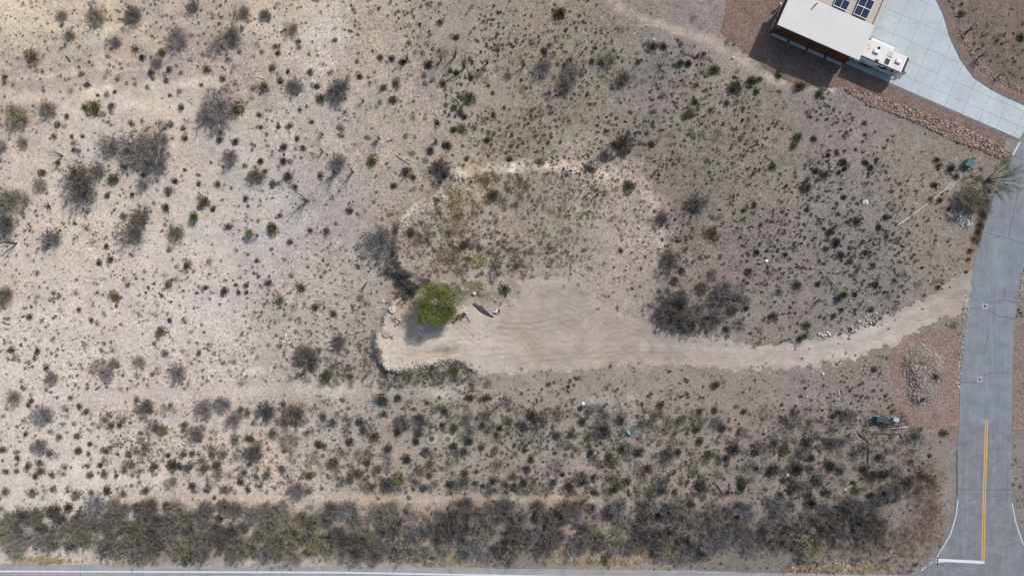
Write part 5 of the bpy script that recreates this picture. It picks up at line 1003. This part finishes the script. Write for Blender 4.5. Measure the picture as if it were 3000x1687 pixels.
def d_mid(px, py):
    X = (px - 1500) * S; Y = (843.5 - py) * S
    v = 0.06 + 0.15 * sstep(2990, 3080, px) + 0.15 * sstep(-10, -60, py) + 1.9 * box_w(px, py, 200, 2680, 1190, 1468, 25) * (0.4 + 0.6 * sstep(450, 1100, px)) + 0.30 * box_w(px, py, 1950, 2650, 560, 980) + 0.24 * box_w(px, py, 1350, 2150, 90, 480) + 0.15 * box_w(px, py, -50, 1100, 850, 1120) + 0.35 * box_w(px, py, -50, 2600, 1480, 1640, 20) + 0.7 * box_w(px, py, 860, 1110, 985, 1110, 20) + 0.18 * box_w(px, py, 300, 1000, 120, 260) + 0.2 * box_w(px, py, -50, 700, 1220, 1450)
    v = v * (1 - 0.92 * sstep(0.5, -1.5, sdist(PLATEAU, X, Y))) * (1 - 0.99 * on_track(px, py)) * bare(px, py)
    return v * np.clip(0.6 + 1.9 * NZ.fbm(X * 0.6, Y + 13, 3.2, 3), 0.02, 1.6)
def cut(kind, n):
    out = []
    for m_ in SHR[kind]:
        V_ = np.zeros(len(m_.vertices) * 3, np.float32); m_.vertices.foreach_get('co', V_); V_ = V_.reshape(-1, 3)[:3 * n]; out.append((V_.astype(float), np.arange(len(V_)).reshape(-1, 3)))
    return out
def edge_spots(L, n, sp, out):
    A = resample(WP(L), 0.05); k = rng.integers(0, len(A), n); return A[k] + rng.normal(0, sp, (n, 2)) + np.array(out)
PC = np.concatenate([rng.normal(0, 1, (n_, 2)) * (rx * S, ry * S) + W(x, y) for x, y, rx, ry, n_ in [(1300,640,45,70,110),(1380,720,70,40,90),(1480,780,45,40,80),(1350,780,60,20,50),(1420,560,50,40,60),(1560,590,90,55,120),(1560,760,70,25,30)]])
P = np.concatenate([field(16000, d_mid), edge_spots([(1105,985),(1100,1040),(1130,1085),(1180,1094),(1260,1080),(1330,1068),(1395,1092),(1430,1106)], 120, 0.95, (-0.7, -1.0)), edge_spots([(900,1090),(1100,1100),(1250,1105),(1400,1115)], 170, 1.1, (0, 0)), edge_spots([(1150,730),(1155,775),(1180,815),(1215,850)], 120, 0.7, (-0.4, 0)), PC]); n = len(P)
stuff('mixed_scrub', P, cut('b', 110) + cut('e', 110) + cut('d', 110), (0.20 + 0.55 * rng.random(n) ** 2.0) * (1 + 0.55 * box_w(P[:, 0] / S + 1500, 843.5 - P[:, 1] / S, 300, 2680, 1195, 1468)), [(0.14,0.125,0.10),(0.12,0.12,0.105),(0.17,0.155,0.12),(0.10,0.10,0.09),(0.15,0.145,0.135),(0.19,0.175,0.14),(0.15,0.14,0.085)], 'low mixed grey and olive scrub running in loose uneven patches', west=1.25)
def spots(spec):
    out = []
    for x, y, rx, ry, n in spec: out.append(np.stack([((x + rng.normal(0, rx * .5, n)) - 1500) * S, (843.5 - (y + rng.normal(0, ry * .5, n))) * S], 1))
    P = np.concatenate(out); return P[~blocked(P[:, 0], P[:, 1])]
P = spots([(1340,640,14,55,150),(1330,580,30,30,70),(1310,745,30,18,90),(1400,760,40,18,80),(1420,530,30,25,60),(1440,580,28,22,50),(1680,1612,60,14,150),(1760,1645,120,7,150),(1890,1620,40,14,100),(1300,1645,60,6,80),(1310,1615,30,16,60),(130,1640,110,7,120),(380,1650,70,5,60),(2520,1655,120,22,90),(2400,1668,130,10,60),(300,1080,40,20,50),(1390,835,50,12,70),(2850,560,30,50,90)])
stuff('straw_tufts', P, [tuft_template(26, 0.8, 1.5, 0.16) for _ in range(6)], 0.30 + 0.45 * rng.random(len(P)) ** 1.5, [(0.50,0.40,0.25),(0.42,0.34,0.22),(0.55,0.47,0.33),(0.33,0.27,0.18)], 'straw-yellow grass clumps along the verge and on the raised pad')
P = spots([(2700,1410,50,60,110),(2715,1490,55,100,170),(2650,1580,95,50,160),(2500,1600,110,34,140),(2480,1560,60,30,40),(2870,690,8,60,90),(2880,620,14,40,70),(2085,688,24,20,50),(1225,700,20,30,40),(1370,720,24,10,40)])
stuff('dead_brush', P, [tuft_template(20, 1.1, 1.6, 0.07) for _ in range(6)], 0.25 + 0.4 * rng.random(len(P)), [(0.20,0.14,0.11),(0.25,0.18,0.14),(0.17,0.13,0.105),(0.29,0.23,0.17)], 'reddish dead brush lying on the verge by the junction')
def d_stone(px, py):
    X = (px - 1500) * S; Y = (843.5 - py) * S; return np.clip(stony(X, Y), 0.1, 1) * (1 - 0.9 * on_track(px, py)) * (0.3 + 0.7 * bare(px, py))
P = field(26000, d_stone); n = len(P); sc = 0.035 + 0.085 * rng.random(n) ** 4
def octa(s):
    r = np.random.default_rng(s); V = np.array([(1,0,0),(-1,0,0),(0,1,0),(0,-1,0),(0,0,.7),(0,0,-.5)], float) * (0.8 + .4 * r.random((6, 1))); return V, np.array([(0,2,4),(2,1,4),(1,3,4),(3,0,4),(2,0,5),(1,2,5),(3,1,5),(0,3,5)])
col = soil_shade_colour(P[:, 0], P[:, 1]) * (0.75 + 0.9 * rng.random((n, 1)) ** 1.5)
o = scatter_mesh('loose_gravel', [octa(s) for s in range(6)], np.c_[P, height(P[:, 0], P[:, 1]) + sc * 0.3], sc, rng.random(n) * 6.28, np.clip(col, 0.05, 0.75), M_STONE); tag(o, 'loose pale gravel scattered over the desert soil', None, None, 'stuff')
dirt_ring = []
a = resample(WP([(2838,830),(2834,904),(2822,1040),(2812,1140)]), 0.05); dirt_ring = a + rng.normal(0, 0.18, a.shape) - (0.35, 0)
a2 = resample(WP([(2975,884),(2985,810),(2998,780)]), 0.05); P = np.concatenate([dirt_ring, a2 + rng.normal(0, 0.3, a2.shape) + (0.6, 0)]); n = len(P); sc = 0.05 + 0.10 * rng.random(n) ** 2
o = scatter_mesh('verge_gravel', STONE_T, np.c_[P, np.maximum(height(P[:, 0], P[:, 1]), 0.0) + 0.02], sc, rng.random(n) * 6.28, pick(PAL_GREY + PAL_CREAM[:2], n), M_STONE); tag(o, 'coarse grey stones strewn along the side road edge', None, None, 'stuff')

# ------------------------------------------------------------------ small man-made things
def gz(x, y): return float(height(np.array([x]), np.array([y]))[0])
def cabinet(x, y, sx, sy, h_, rz, mat, mat2, label, name='utility_cabinet'):
    p = W(x, y, h_ * .5); t = empty(name, (p[0], p[1], gz(*p)), rz); tag(t, label, 'utility box', 'utility cabinets')
    m = MB(); m.add([(-sx/2,-sy/2,0),(sx/2,-sy/2,0),(sx/2,sy/2,0),(-sx/2,sy/2,0),(-sx/2,-sy/2,h_*.82),(sx/2,-sy/2,h_*.82),(sx/2,sy/2,h_),(-sx/2,sy/2,h_)], [(0,1,5,4),(1,2,6,5),(2,3,7,6),(3,0,4,7),(4,5,6,7)])
    m.build('body', mat, t)
    MB().box((0, 0, h_ * 0.93), (sx + 0.06, sy + 0.08, 0.05), 0, math.atan2(h_ * .18, sy)).build('lid', mat2, t); MB().box((0, 0, 0.03), (sx + 0.25, sy + 0.25, 0.1)).build('plinth', M_PALECONC, t)
    MB().box((0, -sy / 2 - 0.012, h_ * .4), (0.04, 0.03, h_ * .6)).build('door_seam', M_BLACK, t); MB().box((sx * .2, -sy / 2 - 0.03, h_ * .42), (0.1, 0.05, 0.06)).build('latch', M_STEEL, t)
cabinet(2840, 479, 1.05, 0.95, 0.95, -0.42, M_TEAL, M_TEAL, 'grey-teal transformer cabinet beside the sparse roadside tree')
cabinet(2852, 465, 0.5, 0.28, 0.7, -0.1, M_PALETEAL, M_TEAL, 'small teal pedestal box just above the transformer cabinet', 'utility_pedestal')
cabinet(2580, 1227, 1.5, 0.7, 1.0, -0.04, M_GREENBOX, M_GREENBOX, 'long dark green utility cabinet below the stone island')
cabinet(2622, 1228, 0.72, 0.45, 0.7, -0.28, M_PALETEAL, M_PALETEAL, 'pale mint utility box next to the long dark green cabinet')
def pole(name, pts, r_, mat, label, cat, n=6, lift=None):
    q_ = [W(*a) for a in pts]; c = q_[0]; z0 = gz(*c); t = MB().tube([(a[0] - c[0], a[1] - c[1], gz(*a) - z0 + r_ + (lift or 0)) for a in q_], r_, n).build(name, mat); t.location = (c[0], c[1], z0); return tag(t, label, cat)
pole('pvc_pipe', [(2627.6,662),(2700,609),(2768.5,557),(2806,514)], 0.045, M_PVC, 'longest white pipe reaching from the tree out across open ground', 'pipe')
pole('pvc_pipe', [(2770,560),(2790,540),(2818,510)], 0.045, M_PVC, 'white pipe lying in the middle of three near the transformer', 'pipe', lift=0.05)
pole('pvc_pipe', [(2781,557),(2800,537),(2820,516)], 0.045, M_PVC, 'white pipe of the three nearest the dark olive bushes', 'pipe')
pole('board', [(2790.6,588.7),(2796.7,627)], 0.06, M_WOOD, 'single grey board lying upright above the ash heap', 'board', 4)
pole('board', [(2808,629),(2833,605)], 0.07, M_WHITE, 'white board leaning into the ash heap, upper of two', 'board', 4); pole('board', [(2812,632),(2834,610)], 0.06, M_SILL, 'pale board under the white one at the ash heap', 'board', 4)
pole('wooden_pole', [(2608.5,1254.6),(2655.7,1250)], 0.06, M_PVC, 'pale pole lying below the mint utility box', 'pole'); pole('wooden_pole', [(2552,1260.5),(2583,1257.5)], 0.05, M_WOOD, 'short grey pole lying below the dark green cabinet', 'pole')
pole('dead_log', [(2555,1270),(2583,1269),(2611,1270),(2635,1269),(2642,1283)], 0.10, M_DARKWOOD, 'dark crooked log below the grey pole', 'log'); pole('dead_log', [(2515,1270),(2530,1281),(2544,1295),(2543,1330),(2542,1357)], 0.09, M_DARKWOOD, 'long dark bent branch left of the crooked log', 'log')
pole('dead_log', [(2089,1411),(2105,1425),(2116,1446)], 0.10, M_DARKWOOD, 'dark branch lying alone above the thicket', 'log'); pole('dead_log', [(1952,1388),(1970,1375),(2000,1365)], 0.07, M_DARKWOOD, 'thin dark branch on sandy ground left of the white slab', 'log')
pole('wooden_pole', [(2474,1435),(2497,1419)], 0.06, M_PVC, 'short pale pole on the ground above the dense thicket end', 'pole'); pole('dead_log', [(1162,455),(1180,468),(1202,482)], 0.09, M_WOOD, 'bleached branch beside an olive-green bush on cream soil', 'log')
pole('board', [(1864,75),(1900,74)], 0.07, M_WOOD, 'pale board on the ground near the pale strip, longest of three', 'board', 4); pole('board', [(1866,79),(1888,78)], 0.06, M_PVC, 'shorter pale board just under the long one', 'board', 4); pole('board', [(1856,101),(1870,91)], 0.05, M_PVC, 'pale board lying aslant below the other two', 'board', 4)
pole('dead_log', [(748,228),(758,226),(772,232)], 0.07, M_PVC, 'white bleached branch at the edge of the sandy wash', 'log'); pole('dead_log', [(200,168),(205,176),(210,184)], 0.12, M_DARKWOOD, 'short dark stump-like branch right of an olive bush', 'log')
def snag(x, y, s, label):
    p = W(x, y); t = empty('dead_tree', (p[0], p[1], gz(*p)), random.uniform(0, 6)); tag(t, label, 'dead tree')
    for i in range(6): a = i * 1.05 + random.uniform(-.3, .3); L = s * random.uniform(.7, 1.3); MB().tube([(0, 0, 0), (math.cos(a) * L * .5, math.sin(a) * L * .5, .5 * s), (math.cos(a + .3) * L, math.sin(a + .3) * L, .7 * s)], [.09, .06, .02], 5).build('branch', M_DARKWOOD, t)
snag(147, 605, 0.9, 'dark dead branches splayed on pale ground near the left mesquites'); snag(880, 842, 1.1, 'dead tangled branches beside dark shrubs on the pale slope'); snag(1935, 195, 1.3, 'bleached dead branches arching among dark bushes below the pale strip'); snag(402, 145, 0.9, 'dead upright branches on the stony rise')
def lid(x, y, mat, label, ro=1.0, ri=0.39):
    p = W(x, y); t = empty('tank_cover', (p[0], p[1], gz(*p))); tag(t, label, 'tank cover', 'septic tank covers')
    MB().lathe([(ro, -0.08), (ro, 0.06), (ro * .96, 0.09), (ri + 0.12, 0.14), (ri + 0.02, 0.14)], n=28).build('collar', M_PALECONC, t); MB().lathe([(ri, 0.10), (ri, 0.17), (ri * .85, 0.19), (0.04, 0.20)], n=24).build('lid', mat, t)
lid(1265, 1284, M_RUST, 'round concrete collar with a rusty red lid', 0.88); lid(1312.5, 1284.5, M_TANLID, 'round concrete collar with a dusty brown lid', 0.86)
def lump(name, x, y, sx, sy, sz, mat, label, cat, rz=0.0, seed=3, bev=0):
    V, F = stone_mesh(seed, 2); p = W(x, y); o = link(name, np_mesh(name, V * (1 / 1.1), F, mat, None, True)); o.location = (p[0], p[1], gz(*p) + sz * .4); o.scale = (sx, sy, sz); o.rotation_euler = (0, 0, rz); return tag(o, label, cat)
lump('plastic_tub', 1840, 1266, 0.48, 0.30, 0.26, M_BLUE, 'turquoise plastic shell lying among dark shrubs', 'plastic tub', -0.7, 81); lump('sandbag', 1708, 1182, 0.26, 0.32, 0.25, M_WHITE, 'white bag on the ground below the dirt track', 'bag', 0.3, 82)
def slab(x, y, sx, sy, rz, label, mat=M_PVC):
    p = W(x, y); t = MB().box((0, 0, 0), (sx, sy, 0.12)).build('flat_panel', mat, None, 0.02); t.location = (p[0], p[1], gz(*p) + 0.1); t.rotation_euler = (0, 0, rz); tag(t, label, 'panel')
slab(2307, 1390, 0.4, 0.55, -0.1, 'cream rectangular panel lying alone among dark bushes'); slab(2244, 764, 0.42, 0.34, -0.3, 'white square panel on the stony slope', M_WHITE); slab(2244, 1261, 0.2, 0.5, -0.7, 'narrow grey panel lying among bushes below the track', M_SILL)
# heap of white ash and rubbish beside the road
stone_bed('ash_heap', WP([(2803,640),(2812,630),(2830,628),(2846,640),(2848,660),(2835,668),(2812,664),(2802,652)]), 22, 420, [(0.46,0.49,0.52),(0.60,0.63,0.66),(0.30,0.32,0.34),(0.22,0.21,0.21)], STONE_MG, 'heap of whitish ash and debris beside the road bushes', 'debris heap', (0.12, 0.24), (0.05, 0.13), 0.25)
# crumpled dark strip and camp clutter by the green tree
tp = WP([(1383,890),(1392,886),(1402,893),(1412,895),(1424,908),(1438,920),(1452,929),(1440,930),(1426,925),(1408,915),(1394,902)])
gx = np.arange(tp[:, 0].min() - .1, tp[:, 0].max() + .1, 0.09); gy = np.arange(tp[:, 1].min() - .1, tp[:, 1].max() + .1, 0.09); X, Y = np.meshgrid(gx, gy, indexing='ij'); X = X.ravel(); Y = Y.ravel()
d = sdist(tp, X, Y); Z = height(X, Y) + 0.09 + 0.05 * NZ3.fbm(X, Y, 0.45, 3); F = grid_faces(len(gx), len(gy)); F = F[d[F].max(1) < 0.03]; us = np.unique(F); mp = np.full(len(X), -1); mp[us] = np.arange(len(us))
c0 = np.array(W(1415, 908)); z0 = gz(*c0); sh = link('dark_strip', np_mesh('dark_strip', np.stack([X - c0[0], Y - c0[1], Z - z0], 1)[us], mp[F], M_MATTBLACK, None, True)); sh.location = (*c0, z0); tag(sh, 'long crumpled dark strip at the foot of the grassy bank', 'sheeting')  # dark strip, not surely sheeting
mdf = sh.modifiers.new('thickness', 'SOLIDIFY'); mdf.thickness = 0.02
def gear(name, x, y, parts, label, cat, rz=0.0):
    p = W(x, y); t = empty(name, (p[0], p[1], gz(*p) + 0.04), rz); tag(t, label, cat)
    for nm, kind, a, mat in parts:
        if kind == 'box': MB().box(*a).build(nm, mat, t, 0.02)
        elif kind == 'tube': MB().tube(*a).build(nm, mat, t)
        else: MB().lathe(*a).build(nm, mat, t)
gear('fuel_can', 1346, 922, [('body', 'box', ((0, 0, .22), (.42, .26, .44)), M_RED), ('handle', 'box', ((0, 0, .47), (.22, .05, .06)), M_RED), ('spout', 'tube', ([(.14, 0, .44), (.22, 0, .56)], .03, 6), M_BLACK)], 'red fuel can under the right side of the green tree', 'can', 0.4)
gear('bucket', 1354, 930, [('body', 'lathe', ([(.15, 0), (.19, .4), (.17, .4), (.13, .04)], (0, 0, 0), 16), M_PALECONC), ('handle', 'tube', ([(-.19, 0, .38), (0, .02, .5), (.19, 0, .38)], .012, 5), M_STEEL)], 'pale bucket below the red fuel can', 'bucket')
gear('camp_chair', 1361, 921, [('seat', 'box', ((0, 0, .42), (.55, .5, .05)), M_MATTBLACK), ('backrest', 'box', ((0, .28, .72), (.55, .05, .55)), M_MATTBLACK)] + [('leg', 'tube', ([(a * .25, b * .24, 0), (-a * .2, b * .24, .42)], .02, 5), M_STEEL) for a in (-1, 1) for b in (-1, 1)], 'black folding chair right of the red fuel can', 'chair', 0.9)
gear('camp_chair', 1342, 930, [('seat', 'box', ((0, 0, .42), (.5, .5, .05)), M_MATTBLACK), ('backrest', 'box', ((0, .28, .7), (.5, .05, .5)), M_MATTBLACK)] + [('leg', 'tube', ([(a * .22, b * .24, 0), (-a * .2, b * .24, .42)], .02, 5), M_STEEL) for a in (-1, 1) for b in (-1, 1)], 'black folding chair left of the pale bucket', 'chair', 2.2)
pole('board', [(1364,918),(1374,916)], 0.07, M_PVC, 'pale plank beside the folding chair under the green tree', 'board', 4); pole('dead_log', [(1366,926),(1372,935),(1376,943)], 0.08, M_DARKWOOD, 'dark stick pointing away from the folding chair', 'log')
gear('tool_crate', 1455, 911, [('tray', 'box', ((0, 0, .18), (.4, .62, .36)), M_ALU), ('lid', 'box', ((0, 0, .38), (.36, .5, .06)), M_SILL), ('tank', 'lathe', ([(.14, 0), (.15, .3), (.08, .38)], (-.32, -.2, 0), 12), M_WHITE), ('bag', 'box', ((.3, .1, .12), (.3, .4, .24)), M_BLACK)], 'grey crate with small tank at the end of the dark strip', 'crate', -0.2)
# stop sign with street-name blades
p = W(2710, 1620); st = empty('stop_sign', (p[0], p[1], 0.0), 0.0); tag(st, 'red stop sign with street-name blades on a thin post', 'stop sign')
MB().tube([(0, 0, -0.05), (0, 0, 3.15)], 0.035, 8).build('post', M_STEEL, st)
oc = [(0.42 * math.cos(math.radians(22.5 + 45 * k)), 0.42 * math.sin(math.radians(22.5 + 45 * k))) for k in range(8)]
def plate(poly, y0, y1, zc, rz=0.0):
    m = MB(); n = len(poly); vs = [(x, y0, zc + z) for x, z in poly] + [(x, y1, zc + z) for x, z in poly]
    m.add(vs, [tuple(range(n)), tuple(range(2 * n - 1, n - 1, -1))] + [(i, n + i, n + (i + 1) % n, (i + 1) % n) for i in range(n)]); return m
bd = plate(oc, 0.045, 0.055, 2.25).build('sign_plate', M_WHITE, st); bd.rotation_euler = (0, 0, -0.35); fc = plate([(x * .94, z * .94) for x, z in oc], 0.055, 0.060, 2.25).build('face', M_RED, bd)
cu = bpy.data.curves.new('letters', 'FONT'); cu.body = 'STOP'; cu.align_x = 'CENTER'; cu.align_y = 'CENTER'; cu.size = 0.34; cu.extrude = 0.002
tmp = bpy.data.objects.new('letters_tmp', cu); COL.objects.link(tmp); bpy.context.view_layer.update()
tm = bpy.data.meshes.new_from_object(tmp.evaluated_get(bpy.context.evaluated_depsgraph_get())); bpy.data.objects.remove(tmp); tm.materials.clear(); tm.materials.append(M_WHITE)
le = link('letters', tm, bd); le.location = (0, 0.063, 2.25); le.rotation_euler = (math.radians(90), 0, math.radians(180))
MB().box((0, 0.0, 3.05), (0.03, 1.15, 0.22)).build('street_name_blade', M_SIGN, st); MB().box((0.05, -0.02, 3.28), (1.1, 0.03, 0.2)).build('street_name_blade', M_PALETEAL, st)
print('objects', len(bpy.data.objects))
